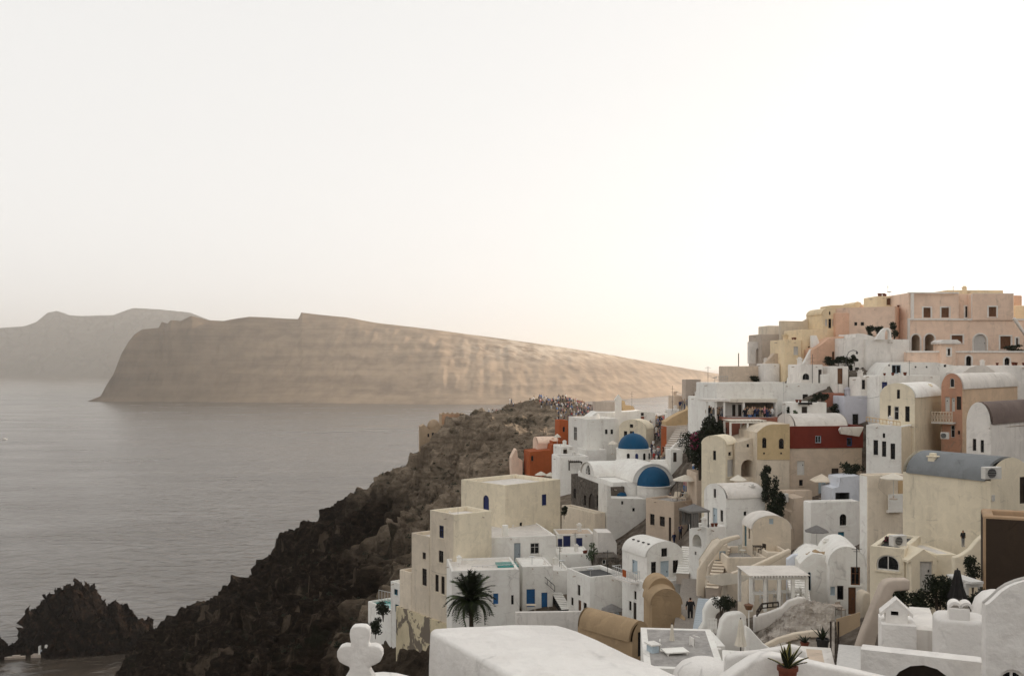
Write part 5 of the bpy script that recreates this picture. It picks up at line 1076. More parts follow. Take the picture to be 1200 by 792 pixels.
# railings --------------------------------------------------------------------------------
def railing(label, pts, hpx, mat='metal', bars=8, r=.025, cross=False, nm='railing'):
    Q = [P(*p) for p in pts]; t = thing(nm, label, 'railing', Q[0]); H = hpx/F*pts[0][2]
    for a, b in zip(Q, Q[1:]):
        a, b = a-Q[0], b-Q[0]; up_ = Vector((0, 0, H))
        m_ = MB(); m_.tube([a+up_, b+up_], r*1.4, 5); m_.build('handrail', mat, t)
        m_ = MB(); m_.tube([a+up_*.12, b+up_*.12], r, 4); m_.build('bottom_rail', mat, t)
        for i in range(bars+1):
            p = a.lerp(b, i/bars); m_ = MB(); m_.tube([p, p+up_], r, 4); m_.build('baluster', mat, t)
            if cross and i < bars:
                q = a.lerp(b, (i+1)/bars); m_ = MB(); m_.tube([p+up_*.12, q+up_], r, 4); m_.tube([q+up_*.12, p+up_], r, 4); m_.build('brace', mat, t)
    return t
# vaulted house balcony
O = P(751, 682, 89.4); bal = thing('balcony', 'iron railed balcony with a red towel on the vaulted house side', 'balcony', O, rad(25))
m_ = MB(); m_.box(-1.0, 0, .1, 3.4, -.15, 0); m_.build('floor_slab', 'whitec', bal)
for p, q in (((-.97, .12), (-.97, 3.38)), ((-.97, .12), (-.05, .12)), ((-.97, 3.38), (-.05, 3.38))):
    n = 12 if abs(q[1]-p[1]) > 1 else 4
    m_ = MB(); m_.tube([(*p, .95), (*q, .95)], .035, 5); m_.tube([(*p, .08), (*q, .08)], .025, 5); m_.build('rail', 'steel', bal)
    for i in range(n+1): x, y = p[0]+(q[0]-p[0])*i/n, p[1]+(q[1]-p[1])*i/n; m_ = MB(); m_.tube([(x, y, .05), (x, y, .95)], .022, 4); m_.build('baluster', 'steel', bal)
m_ = MB(); m_.box(-1.02, -.99, .9, 1.5, .35, .98); m_.build('towel', 'orange', bal)
# ruin balcony
O = ru.O; rb_ = ru; a, b, zb, zt = ru.rect('L', 1098, 480, 1121, 496)
m_ = MB(lambda u, n, z: (n, u, z)); m_.box(a+.05, a+2.0, -1.0, -.01, zb, zb+.14); m_.build('balcony_floor', 'woodw', ru.root)
for i in range(8):
    y = a+.1+1.85*i/7; m_ = MB(lambda u, n, z: (n, u, z)); m_.box(y-.03, y+.03, -.97, -.92, zb+.14, zb+1.1); m_.build('baluster', 'ivory', ru.root)
    if i < 7:
        m_ = MB(lambda u, n, z: (n, u, z)); m_.tube([(y, -.945, zb+.2), (y+.26, -.945, zb+1.05)], .022, 4); m_.tube([(y+.26, -.945, zb+.2), (y, -.945, zb+1.05)], .022, 4); m_.build('brace', 'ivory', ru.root)
for zz in (.2, 1.1): m_ = MB(lambda u, n, z: (n, u, z)); m_.box(a+.05, a+2.0, -1.0, -.9, zb+zz-.03, zb+zz+.04); m_.build('rail', 'ivory', ru.root)
railing('low tan wooden railing on the white three-windowed front', [(1015, 493.5, 93.6), (1055, 499.5, 89.7)], 5, 'ochre', 10, .03)
railing('thin glass-green balustrade around the roof pool', [(553, 671, 101), (584, 670, 101.2), (606, 668, 101.5)], 8, 'steel', 5, .02)
railing('dark handrail beside the black and white steps', [(633, 678, 103), (650, 693, 101)], 7, 'metal', 4, .025)
railing('steel railing along the far pool deck on the cliff', [(444, 703, 118), (458, 706, 118)], 12, 'steel', 4, .03)
railing('dark timber handrail on the garden rock wall', [(887, 722, 57), (893, 713, 57.5), (912, 711, 58)], 6, 'wooddk', 3, .04)
railing('pale slatted terrace railing beside the tan terrace wall', [(838, 446, 124), (859, 446, 124)], 5, 'shutter', 10, .03)
railing('white lattice gate panel on the gate wall', [(829, 742, 52), (840, 742, 51.6)], 17, 'white', 7, .018, True)
# roof pool of the white house
m_ = MB(); q = pool_house; a = q.hit('F', 583, 675)[0]; b = q.hit('F', 607, 675)[0]; m_.box(a+.3, b+.4, 2.2, 4.4, q.h-.24, q.h-.1); m_.build('pool_water', 'pool', q.root)
# pergolas --------------------------------------------------------------------------------
def pergola(label, px0, px1, ytop, ybot, d, dep, nposts, nslats, mat='white', phi=0, roofmat=None, post=.09):
    O = P(px0, ybot, d); t = thing('pergola', label, 'pergola', O, rad(phi)); w = (px1-px0)/F*d; h = (ybot-ytop)/F*d
    for y in (0, dep):
        m_ = MB(); m_.box(-.1, w+.1, y-.06, y+.06, h-.16, h); m_.build('beam', mat, t)
        for i in range(nposts): x = w*i/(nposts-1); m_ = MB(); m_.box(x-post, x+post, y-post, y+post, 0, h-.16); m_.build('post', mat, t)
    for i in range(nslats): x = w*(i+.5)/nslats; m_ = MB(); m_.box(x-.04, x+.04, -.25, dep+.25, h+.002, h+.09); m_.build('slat', mat, t)
    if roofmat: m_ = MB(); m_.box(-.15, w+.15, -.2, dep+.2, h+.092, h+.13); m_.build('reed_cover', roofmat, t)
    return t
pergola('white pergola with reed cover over the dining tables', 880, 946, 676, 716, 60, 2.6, 5, 18, 'white', 2, 'roofw')
pergola('white pergola over the brick terrace of the restaurant', 856, 897, 494, 518, 102.5, 2.2, 3, 10, 'white', 4, 'canvas')
pergola('dark timber pergola below the tall white house', 667, 682, 541, 551, 157, 2, 2, 6, 'wooddk', 10)
pergola('small white pergola in the corner of the brown house', 1133, 1150, 683, 716, 38.5, 1.0, 2, 6, 'woodw', 12, None, .05)
wallpoly('sail_awning', 'tan shade sail stretched over the lower garden', [(980,725),(1008,717),(1008,733),(1003,736),(982,747)], 44, 8, .03, 'sail', cat='awning', bev=0)
wallpoly('sail_awning', 'cream shade cloth over the terrace beside the stairs', [(826,675),(850,671),(878,674),(878,678),(866,683),(846,686),(832,683)], 66, 2, .03, 'canvas', cat='awning', bev=0)
for x in (973.5, 982.5):
    m_ = MB(); m_.tube([(0, 0, -1), (0, 0, 1.1)], .04, 6); o = m_.build('post', 'wooddk'); o.location = P(x, 757, 43.8); tag(o, 'dark timber post holding the tan shade sail' if x > 980 else 'dark timber post beside the tan shade sail', 'post')
# stairs ---------------------------------------------------------------------------------
def stairs(label, p0, p1, w, n, mat='whitec', ang=0, riser=None):
    """p0, p1: foot and head in (px, py, d); each step a block"""
    A, B = P(*p0), P(*p1); t = thing('stairs', label, 'stairs', A); v = B-A; run = Vector((v.x, v.y, 0)); L = run.length; rz = math.atan2(run.y, run.x); t.rotation_euler = (0, 0, rz)
    for i in range(n):
        m_ = MB(); m_.box(L*i/n, L*(i+1)/n+.12, -w/2, w/2, v.z*i/n-.9, v.z*(i+1)/n-.045); o = m_.build('step', riser or 'greyb', t)
        m_ = MB(); m_.box(L*i/n-.05, L*(i+1)/n, -w/2-.02, w/2+.02, v.z*(i+1)/n-.044, v.z*(i+1)/n); m_.build('tread', mat, o)
stairs('steep grey-blue stairs climbing beside the gate post', (822, 744, 54), (828, 701, 62), 1.0, 16, 'doorgrey', riser='slate')
stairs('dark stone alley stairs climbing past the tan chapel niche', (804, 744, 60), (811, 678, 84), 1.6, 22, 'deck', riser='dark')
stairs('black and white steps beside the blue doors', (664, 714, 100), (652, 694, 104), 1.0, 10, 'white', riser='dark')
stairs('white stairs up to the pool terrace', (938, 704, 62), (934, 678, 66), 1.2, 9, 'white')
stairs('weathered white plank steps beside the pinkish terrace', (1000, 786, 25), (1000, 756, 30), .8, 7, 'shutter')
stairs('narrow white steps under the shadowy arch house', (800, 672, 88), (806, 640, 97), 1.1, 12, 'white')
stairs('pale stairs climbing from the lane to the upper town', (786, 526, 150), (812, 482, 166), 2.0, 18, 'whitec')
stairs('white stairs beside the ivory stairwell wall', (834, 690, 74), (850, 640, 82), .9, 14, 'ivory')
# loungers, tables, chairs ---------------------------------------------------------------
def lounger(label, px, py, d, rz):
    t = thing('sun_lounger', label, 'sun lounger', P(px, py, d), rz, 'sun loungers on the beige roof terrace')
    m_ = MB(); m_.box(0, .65, 0, 1.2, .28, .36); m_.build('seat', 'ivory', t)
    m_ = MB(); m_.add([(0, 1.2, .3), (.65, 1.2, .3), (.65, 1.75, .85), (0, 1.75, .85), (0, 1.26, .24), (.65, 1.26, .24), (.65, 1.81, .79), (0, 1.81, .79)], [(0, 1, 2, 3), (7, 6, 5, 4), (0, 4, 5, 1), (1, 5, 6, 2), (2, 6, 7, 3), (3, 7, 4, 0)]); m_.build('backrest', 'ivory', t)
    for x in (.05, .6):
        for y in (.1, 1.15): m_ = MB(); m_.box(x-.03, x+.03, y-.03, y+.03, 0, .28); m_.build('leg', 'woodw', t)
for x in (786, 797): lounger('pale sun lounger on the beige roof terrace under the cream parasol', x, 586.5, 113.8, rad(-25))
def table(label, px, py, d, w, dp, h, mat='white', rz=0, group=None):
    t = thing('table', label, 'table', P(px, py, d), rz, group); m_ = MB(); m_.box(-w/2, w/2, -dp/2, dp/2, h-.05, h); m_.build('tabletop', mat, t)
    for x in (-1, 1):
        for y in (-1, 1): m_ = MB(); m_.box(x*w*.42-.025, x*w*.42+.025, y*dp*.42-.025, y*dp*.42+.025, 0, h-.05); m_.build('leg', mat, t)
def chair(label, px, py, d, rz, mat='white', group=None):
    t = thing('chair', label, 'chair', P(px, py, d), rz, group); m_ = MB(); m_.box(-.22, .22, -.22, .22, .42, .47); m_.build('seat', mat, t)
    m_ = MB(); m_.box(-.22, .22, .19, .23, .55, .88); m_.build('backrest', mat, t)
    for x in (-1, 1):
        for y in (-1, 1): m_ = MB(); m_.box(x*.2-.02, x*.2+.02, y*.2-.02, y*.2+.02, 0, .42 if y < 0 else .88); m_.build('leg', mat, t)
table('white square table on the dining terrace', 791, 775, 42, 1.0, .7, .5, 'white', .2)
chair('white chair beside the square terrace table', 779, 774, 42.5, 1.4); chair('white chair right of the square terrace table', 806, 771, 43, -1.3); chair('white chair at the back wall of the dining terrace', 812, 769, 44.5, -1.0)
for i, (x, y) in enumerate(((889, 708), (905, 707), (921, 706), (936, 705))):
    table('white dining table under the reed pergola', x, y, 60.6+.3*i, .9, .7, .72, 'white', .1*i, 'tables under the reed pergola')
    chair('white dining chair under the reed pergola', x+6, y, 61.4, 1.5, group='chairs under the reed pergola')
table('grey round-edged table with crockery by the blue-grey door', 977, 722, 62, .9, .8, .7, 'greyb'); chair('grey chair by the blue-grey door', 985, 722, 62.2, .6, 'greyb')
table('pale table outside the bright blue doors', 622, 715, 100.5, 1.0, .7, .6, 'ivory')
chair('pale deck chair on the ivory terrace', 870, 651, 78.5, .8, 'wovenw'); table('dark bistro table on the ivory terrace', 888, 650, 79, .7, .7, .72, 'wooddk'); chair('dark bistro chair on the ivory terrace', 893, 650, 79, -1.2, 'wooddk')
for i, x in enumerate((700, 711, 724)): chair('blue-grey chair under the grey parasol', x, 728, 92, i*1.3, 'doorpale', 'chairs under the grey parasol')
for i, (x, d) in enumerate(((874, 112.6), (882, 112.2), (890, 112.4), (898, 112.6))): table('small dining table on the shaded restaurant veranda', x, 491, d-2.4, .8, .8, .74, 'wooddk', 0, 'tables on the restaurant veranda')
# air conditioners ------------------------------------------------------------------------
def aircon(label, px, py, d, w, h, dp, rz):
    t = thing('air_conditioner', label, 'air conditioner', P(px, py, d), rz); m_ = MB(); m_.box(0, w, 0, dp, 0, h); m_.build('casing', 'woodw', t, bevel=.02)
    m_ = MB(); m_.lathe([(0, 0), (h*.38, 0), (h*.4, .01), (h*.4, -.0)], 20); o = m_.build('fan_grille', 'metal', t); o.rotation_euler = (rad(90), 0, 0); o.location = (w*.4, -.012, h*.5)
    for i in range(6): m_ = MB(); m_.box(w*.05, w*.75, -.022, -.016, h*(.14+.14*i), h*(.14+.14*i)+.015); m_.build('slat', 'steel', t)
aircon('white air conditioner frame on the grey-blue vault edge', 1154.5, 561.5, 51.2, .95, .62, .35, rad(10))
aircon('white air conditioner on the cream room roof', 1047, 640.5, 50.6, .85, .55, .35, rad(20))
aircon('round-fan air conditioner under the ruined balcony', 1102, 514, 92, .7, .6, .3, rad(-40))
aircon('tan cased air conditioner above the narrow gap', 912.6, 588.5, 93, .95, .8, .4, rad(5))
aircon('white satellite box on the blue-shuttered house corner', 689, 650, 108, .7, .55, .3, rad(5))
# lanterns and masts -----------------------------------------------------------------------
def lantern(label, px, ytop, ybot, d, lamp=.16, mat='metal'):
    O = P(px, ybot, d); H = (ybot-ytop)/F*d; t = thing('lamp_post', label, 'lamp post', O); m_ = MB(); m_.tube([(0, 0, 0), (0, 0, H-.3)], .03, 6); m_.build('post', 'white', t)
    m_ = MB(); m_.lathe([(0, H-.32), (lamp*.5, H-.3), (lamp*.8, H-.08), (lamp*.9, H-.06), (.02, H+.02), (0, H+.06)], 6); m_.build('lantern', mat, t)
lantern('brown lantern on a white post at the pergola steps', 877.5, 707, 745, 50, .3, 'wood')
for i, (x, y0, y1, d, lb) in enumerate(((740.5, 459, 476, 190, 'beside the slim white tower'), (788, 452, 478, 158, 'beside the upper lane houses'), (1117, 335, 345, 125, 'on the ochre rooftop'), (952, 415, 446, 112, 'at the white niche house'), (1004, 640, 660, 60, 'on the round-topped house'))):
    m_ = MB(); O = P(x, y1, d); H = (y1-y0)/F*d; m_.tube([(0, 0, -.5), (0, 0, H)], .03, 5); m_.tube([(-.3, 0, H*.85), (.3, 0, H*.85)], .018, 4); m_.tube([(-.2, 0, H*.7), (.2, 0, H*.7)], .018, 4); o = m_.build('antenna', 'metal'); o.location = O; tag(o, 'thin metal antenna '+lb, 'antenna')
m_ = MB(); m_.tube([(0, 0, 0), (.05, 0, 1.1), (.35, 0, 1.75), (.8, 0, 1.95), (1.25, 0, 1.85)], .035, 6); o = m_.build('lamp_arm', 'metal', None)
t = thing('street_lamp', 'black curved street lamp above the gate house', 'street lamp', P(991, 431, 110.2)); o.parent = t; m_ = MB(); m_.lathe([(0, 1.86), (.13, 1.74), (.11, 1.55), (0, 1.5)], 8, (1.25, 0, 0)); m_.build('lantern', 'metal', t)
# arched garden gate on the cream terrace
wallpoly('garden_gate', 'white arched garden gate with a sloping wing on the cream terrace', [(1026,398),(1030,392),(1034,386.5),(1037,384.5),(1041,384),(1044,386.5),(1045,398),(1042.5,398),(1042.5,390),(1041,386.5),(1038.5,386.5),(1037,390),(1037,398)], 113.2, 4, .5, 'white', bev=0, cat='gate')
# rubble ------------------------------------------------------------------------------------
def rocks(name, label, spots, n, smin, smax, mat, seed):
    r = random.Random(seed); m_ = MB()
    ico = bmesh.new(); bmesh.ops.create_icosphere(ico, subdivisions=1, radius=1); V0 = [v.co.copy() for v in ico.verts]; F0 = [tuple(v.index for v in f.verts) for f in ico.faces]; ico.free()
    for _ in range(n):
        x0, x1, y0, y1, d0, d1 = spots[r.randrange(len(spots))]; u, v = r.random(), r.random(); c = P(x0+(x1-x0)*u, y0+(y1-y0)*v, d0+(d1-d0)*v); c.z = drop(c.x, c.y) if smax > .3 or True else c.z
        s = smin+(smax-smin)*r.random()**2.5; q = Euler((r.random()*6, r.random()*6, r.random()*6)).to_matrix(); sc = Vector((r.uniform(.7, 1.4), r.uniform(.7, 1.3), r.uniform(.5, .9)))
        m_.add([tuple(c+q @ Vector((p.x*sc.x, p.y*sc.y, p.z*sc.z))*s*r.uniform(.78, 1.15)) for p in V0], F0)
    o = m_.build(name, mat, None); kind(o, 'stuff', label, 'rubble')
rocks('rubble', 'loose brown rubble on the slope under the stone building', [(650, 735, 615, 645, 126, 116), (655, 690, 612, 628, 128, 122), (700, 740, 640, 655, 118, 110)], 420, .12, .6, 'stone', 1)
rocks('boulders', 'scattered dark boulders and scree on the cliff face', [(200, 480, 600, 780, 250, 120), (380, 560, 560, 700, 215, 140), (480, 640, 500, 580, 228, 190)], 1500, .1, .9, hill.data.materials[0], 2)
rocks('roof_rubble', 'loose tan stones on the low white roof', [(948, 972, 652, 655, 66.5, 68)], 1, .1, .2, 'tan', 3) if False else None
m_ = MB(); r = random.Random(8); ico = bmesh.new(); bmesh.ops.create_icosphere(ico, subdivisions=1, radius=1); V0 = [v.co.copy() for v in ico.verts]; F0 = [tuple(v.index for v in f.verts) for f in ico.faces]; ico.free()
for _ in range(60):
    u = r.random(); c = P(948+u*34, np.interp(948+u*34, [948, 953, 966, 982], [652, 649, 651, 658])-r.random()*2-1, 66+r.random()*1.5); s = r.uniform(.1, .32); m_.add([tuple(c+Vector((p.x*s*1.3, p.y*s, p.z*s*.7))*r.uniform(.7, 1.2)) for p in V0], F0)
kind(m_.build('roof_rubble', 'tan'), 'stuff', 'loose brown stones heaped on the low white roof', 'rubble')
# scrub on the cliff
def scrub():
    r = random.Random(9); v = []; f = []
    for _ in range(420):
        px, py = r.uniform(230, 600), r.uniform(520, 790); x = r.uniform(-70, 4); y = r.uniform(100, 245)
        z = drop(x, y); s = r.uniform(.25, .8)
        for k in range(26):
            d = Vector((r.gauss(0, 1), r.gauss(0, 1), abs(r.gauss(0, .7)))).normalized()*s*r.random()**.4; c = Vector((x, y, z))+d; a = Vector((r.gauss(0, 1), r.gauss(0, 1), r.gauss(0, 1))).normalized()*.16; b = a.orthogonal().normalized()*.09; i = len(v)
            v += [tuple(c-a), tuple(c+b), tuple(c+a), tuple(c-b)]; f.append((i, i+1, i+2, i+3))
    m_ = MB(); m_.add(v, f); kind(m_.build('scrub', 'leafd'), 'stuff', 'dark low scrub dotted over the cliff slope', 'scrub')
scrub()
# ---------------- castle ruins on the point
def castle():
    t = thing('castle_tower', 'domed stone watchtower ruin at the end of the castle rock', 'tower', P(508, 514, 229)); k = 229/F
    m_ = MB(); m_.lathe([(1.75, -4), (1.5, 1.5), (1.42, 2.6), (1.5, 2.65), (1.5, 2.8), (1.42, 2.8)], 16, (0, 0, 0)); m_.build('wall', 'ruinst', t, smooth=40)
    m_ = MB(); m_.lathe([(1.45*math.cos(a), 2.8+1.7*math.sin(a)) for a in [math.pi/2*i/8 for i in range(9)]]+[(0, 4.7)], 16); m_.build('dome', 'ruinst', t, smooth=50)
    m_ = MB(); m_.box(-.25, .25, -1.75, -1.3, .6, 1.5); m_.build('window', 'dark', t)
castle()
house('castle_ruin', 'crumbling stone wall block in front of the domed watchtower', 492, 499, 520, 227, None, 525, 8, dp=5, mat='ruinst', cat='ruin', top=[(492,500),(497,497.5),(503,503),(508,504),(511,499),(518,497.5),(524,499),(525,504)], holes=[('F','w',501,508,503,512)])
cr = house('castle_ruin', 'square brick castle ruin with a blind arch and broken battlements', 517.5, 485.5, 506, 231, None, 546.5, 10, dp=6, mat='ruinst', cat='ruin', par=.5, matF='ruinbr', holes=[('F','ao',528.5,488.5,537,499,'tan')])
for x in (518.5, 523.5, 529, 535): cr.pbox('merlon', 'ruinst', 'F', x, 483, x+2.2, 485.6, .02, .5)
house('castle_ruin', 'low pale wall stub right of the brick castle ruin', 546, 494.5, 506, 231, None, 553, 10, dp=3, mat='ivory', cat='ruin', par=.2)
# ---------------- on the water
def boat():
    d = CZ*F/(515-HY); t = thing('motorboat', 'tiny white motorboat trailing a wake on the open sea', 'boat', ((5-CX)/F*d, d, 0), rad(8)); m_ = MB()
    st_ = [(-4.2, 0, .5), (-2.2, .9, .45), (0, 1.25, .4), (2, 1.3, .4), (4, 1.2, .4)]; vs = []
    for x, w, z0 in st_: vs += [(x, -w, 1.0), (x, -w*.6, -.3), (x, w*.6, -.3), (x, w, 1.0)]
    m_.add(vs, [(i*4+j, i*4+j+1, i*4+j+5, i*4+j+4) for i in range(4) for j in range(3)]+[(i*4, i*4+4, i*4+7, i*4+3) for i in range(4)]+[(16, 17, 18, 19)]); m_.build('hull', 'woodw', t)
    m_ = MB(); m_.box(-1, 2, -.8, .8, 1.0, 1.9); m_.build('cabin', 'white', t)
    m_ = MB(); vs = []; n = 30; r = random.Random(2)
    for i in range(n+1): x = 4+i*4.2; w = 1.3+i*.16*r.uniform(.6, 1.3); vs += [(x, -w+math.sin(i*.2), .06), (x, w+math.sin(i*.2), .06)]
    m_.add(vs, [(2*i, 2*i+2, 2*i+3, 2*i+1) for i in range(n)]); m_.build('wake', 'foam', t)
def foam():
    m, n, l, b = new_mat('foam'); f = noise(n, l, mapping(n, l, position(n), (.3, .9, 1)), 1, 5, .7); b.inputs['Base Color'].default_value = (.6, .6, .6, 1); b.inputs['Roughness'].default_value = .8
    l.new(maprange(n, l, f.outputs[0], .48, .7, 0, .5), b.inputs['Alpha']); MATS['foam'] = m
foam(); boat()
def jetty():
    b0 = P(50, 752, 376); b0.z = 0; t = thing('jetty', 'white landing stage with a little hut at the foot of the islet', 'jetty', b0); m_ = MB(); m_.box(-5, 3, -2, 1.5, -1.5, 1.6); m_.build('quay', 'greyb', t); t.scale = (.75, .75, .62)
    m_ = MB(); m_.box(-1.8, -1.2, -.8, 1, 1.6, 6.5); m_.build('stair_wall', 'white', t); m_ = MB(); m_.box(1.4, 2.6, -.8, 1, 1.6, 7.2); m_.build('tower', 'white', t); m_ = MB(); m_.box(-1.2, 1.4, -.4, .8, 1.6, 4); m_.build('hut', 'whiteb', t)
    t = thing('moored_boat', 'pale moored boat beside the islet landing stage', 'boat', (b0.x-9, b0.y-3, 0), .2); m_ = MB(); vs = []
    for x, w in ((-6, .1), (-4, 1.2), (0, 1.6), (4, 1.4), (6, 1.0)): vs += [(x, -w, 1.3+abs(x)*.05), (x, -w*.5, -.4), (x, w*.5, -.4), (x, w, 1.3+abs(x)*.05)]
    m_.add(vs, [(i*4+j, i*4+j+1, i*4+j+5, i*4+j+4) for i in range(4) for j in range(3)]+[(i*4, i*4+4, i*4+7, i*4+3) for i in range(4)]+[(16, 17, 18, 19)]); m_.build('hull', 'greyb', t); t.scale = (.6, .6, .6); m_ = MB(); m_.box(-1.5, 3, -1, 1, 1.3, 2.3); m_.build('deckhouse', 'greyb', t)
jetty()

# ---------------- chimneys, spouts and cables that every roof here carries
QR = random.Random(77)
CH = {}
def chim_mesh(mat):
    if mat not in CH:
        m_ = MB(); m_.box(-.22, .22, -.22, .22, -.4, .75); m_.box(-.29, .29, -.29, .29, .75, .84); m_.box(-.16, .16, -.16, .16, .84, 1.0); CH[mat] = m_.mesh('chimney', mat, bevel=.03)
    return CH[mat]
m_ = MB(); m_.tube([(0, .1, 0), (0, -.32, -.05)], .05, 6); SP = m_.mesh('waterspout', 'greyb')
m_ = MB(); m_.lathe([(0, 0), (.16, 0), (.16, .1), (.05, .16), (.05, .3), (.12, .3), (.12, .38), (0, .4)], 10); VT = m_.mesh('roof_vent', 'whitec')
m_ = MB(); m_.tube([(0, 0, 0), (0, 0, 2.0)], .022, 4); m_.tube([(-.35, 0, 1.9), (.35, 0, 1.9)], .014, 4); m_.tube([(-.25, 0, 1.65), (.25, 0, 1.65)], .014, 4); m_.tube([(0, -.4, 1.8), (0, .4, 1.8)], .014, 4); AN = m_.mesh('antenna', 'metal')
m_ = MB(); m_.tube([(0, 0, 0), (0, 0, .7)], .03, 5); m_.lathe([(0, .0), (.2, .04), (.34, .13)], 12, (0, 0, .75)); SD = m_.mesh('satellite_dish', 'steel')
m_ = MB(); m_.lathe([(0, 0), (.13, .01), (.2, .32), (.22, .32), (.22, .36), (0, .33)], 12); PT = m_.mesh('flowerpot', 'potc')
def addp(h, mesh, name, x, y, z, rz=0, sc=1):
    o = bpy.data.objects.new(name, mesh); COL.objects.link(o); o.parent = h.root; o.location = (x, y, z); o.rotation_euler = (0, 0, rz); o.scale = (sc, sc, sc)
for h in HOUSES:
    if not hasattr(h, 'rooft') or hasattr(h, 'rel') or h.root['category'] not in ('house', 'building', 'mansion') or h.w < 1.8 or h.d < 1.8 or h.h < 1.2 or h.mat == 'brownl': continue
    dist = h.O.y
    if h.rooft == 'flat':
        zr = h.h-h.par
        if QR.random() < .6: addp(h, chim_mesh(h.mat), 'chimney', QR.uniform(.6, h.w-.6), QR.uniform(.45, .8)*h.d, zr, QR.random()*.3, QR.uniform(.8, 1.15))
        if QR.random() < .6: addp(h, VT, 'roof_vent', QR.uniform(.5, h.w-.5), QR.uniform(.3, .7)*h.d, zr)
        if QR.random() < .45: addp(h, AN, 'antenna', QR.uniform(.4, h.w-.4), QR.uniform(.3, .8)*h.d, zr, QR.random()*3, QR.uniform(.8, 1.3))
        if QR.random() < .3: addp(h, SD, 'satellite_dish', QR.uniform(.4, h.w-.4), .3*h.d, zr, QR.uniform(-.6, .6))
        for k in range(QR.randrange(1, 3)): addp(h, SP, 'waterspout', h.w*QR.uniform(.15, .85), 0, zr-.05)
        addp(h, SP, 'waterspout', 0, h.d*QR.uniform(.3, .7), zr-.05, -math.pi/2)
        if dist > 60 and QR.random() < .28:
            for k in range(QR.randrange(2, 5)): addp(h, PT, 'flowerpot', QR.uniform(.2, h.w-.2), .14, h.h, 0, QR.uniform(.7, 1))
    elif h.rooft == 'vy':
        if QR.random() < .7: addp(h, chim_mesh(h.mat), 'chimney', h.w*.14, h.d*.7, h.h+.25, 0, .9)
    elif h.rooft == 'vx':
        if QR.random() < .7: addp(h, chim_mesh(h.mat), 'chimney', h.w*.75, h.d*.16, h.h+.25, 0, .9)
def cable(label, a, b, sag, r=.012):
    A, B = P(*a), P(*b); m_ = MB(); m_.tube([tuple(A.lerp(B, i/10)-A-Vector((0, 0, sag*4*(i/10)*(1-i/10)))) for i in range(11)], r, 4); o = m_.build('cable', 'metal'); o.location = A; tag(o, label, 'cable')
cable('thin overhead cable between the lilac house and the cream gable', (1006, 466, 104), (1045, 458, 95), .3, .016)
cable('thin overhead cable over the restaurant roof', (918, 446, 108), (920, 520, 98), .1, .014)
cable('thin cable across the yellow apartment building', (505, 668, 105), (531, 672, 103.5), .2, .012)
# ================================================================== people
def person_meshes():
    out = []
    poses = [ # joints: pelvis, chest, neck, head top, L/R shoulder-elbow-hand, L/R hip-knee-foot
        dict(le=(-.27, .02, 1.12), lh=(-.25, -.1, .88), re=(.27, .02, 1.12), rh=(.25, -.06, .86), lk=(-.1, -.02, .48), lf=(-.11, 0, .05), rk=(.1, 0, .48), rf=(.12, .03, .05)),
        dict(le=(-.28, -.12, 1.15), lh=(-.12, -.3, 1.4), re=(.28, -.12, 1.15), rh=(.1, -.3, 1.42), lk=(-.1, 0, .48), lf=(-.12, .02, .05), rk=(.1, -.02, .48), rf=(.1, 0, .05)),
        dict(le=(-.26, .1, 1.12), lh=(-.22, .18, .88), re=(.26, -.08, 1.12), rh=(.22, -.22, .9), lk=(-.09, -.14, .5), lf=(-.1, -.2, .06), rk=(.1, .05, .48), rf=(.1, .25, .08))]
    for q in poses:
        J = [(0, 0, .92, .15), (0, .0, 1.15, .14), (0, .0, 1.38, .155), (0, 0, 1.47, .065), (0, -.01, 1.56, .095), (0, -.01, 1.68, .085),
             (-.19, 0, 1.38, .07), (*q['le'], .05), (*q['lh'], .038), (.19, 0, 1.38, .07), (*q['re'], .05), (*q['rh'], .038),
             (-.1, 0, .85, .1), (*q['lk'], .07), (*q['lf'], .05), (.1, 0, .85, .1), (*q['rk'], .07), (*q['rf'], .05), (q['lf'][0], q['lf'][1]-.14, .03, .04), (q['rf'][0], q['rf'][1]-.14, .03, .04)]
        E = [(0, 1), (1, 2), (2, 3), (3, 4), (4, 5), (2, 6), (6, 7), (7, 8), (2, 9), (9, 10), (10, 11), (0, 12), (12, 13), (13, 14), (0, 15), (15, 16), (16, 17), (14, 18), (17, 19)]
        me = bpy.data.meshes.new('body'); me.from_pydata([j[:3] for j in J], E, []); o = bpy.data.objects.new('body', me); COL.objects.link(o)
        md = o.modifiers.new('skin', 'SKIN'); 
        for sv, j in zip(me.skin_vertices[0].data, J): sv.radius = (j[3], j[3]); sv.use_root = False
        me.skin_vertices[0].data[0].use_root = True
        ss = o.modifiers.new('sub', 'SUBSURF'); ss.levels = 1
        dg = bpy.context.evaluated_depsgraph_get(); dg.update(); m2 = bpy.data.meshes.new_from_object(o.evaluated_get(dg)); bpy.data.objects.remove(o)
        m2.name = 'body'; m2.materials.clear()
        for k in range(4): m2.materials.append(None)
        for p in m2.polygons:
            c = p.center; z = c.z; p.use_smooth = True
            if z > 1.6 or (z > 1.5 and c.y > .03): p.material_index = 3
            elif z > 1.44: p.material_index = 0
            elif z < .9 and abs(c.x) < .23 and not (z > .8 and abs(c.x) > .19): p.material_index = 2
            elif abs(c.x) > .21 and z < 1.1 or (abs(c.y) > .2 and z > 1.2): p.material_index = 0
            else: p.material_index = 1
        out.append(m2)
    return out
PM = person_meshes()
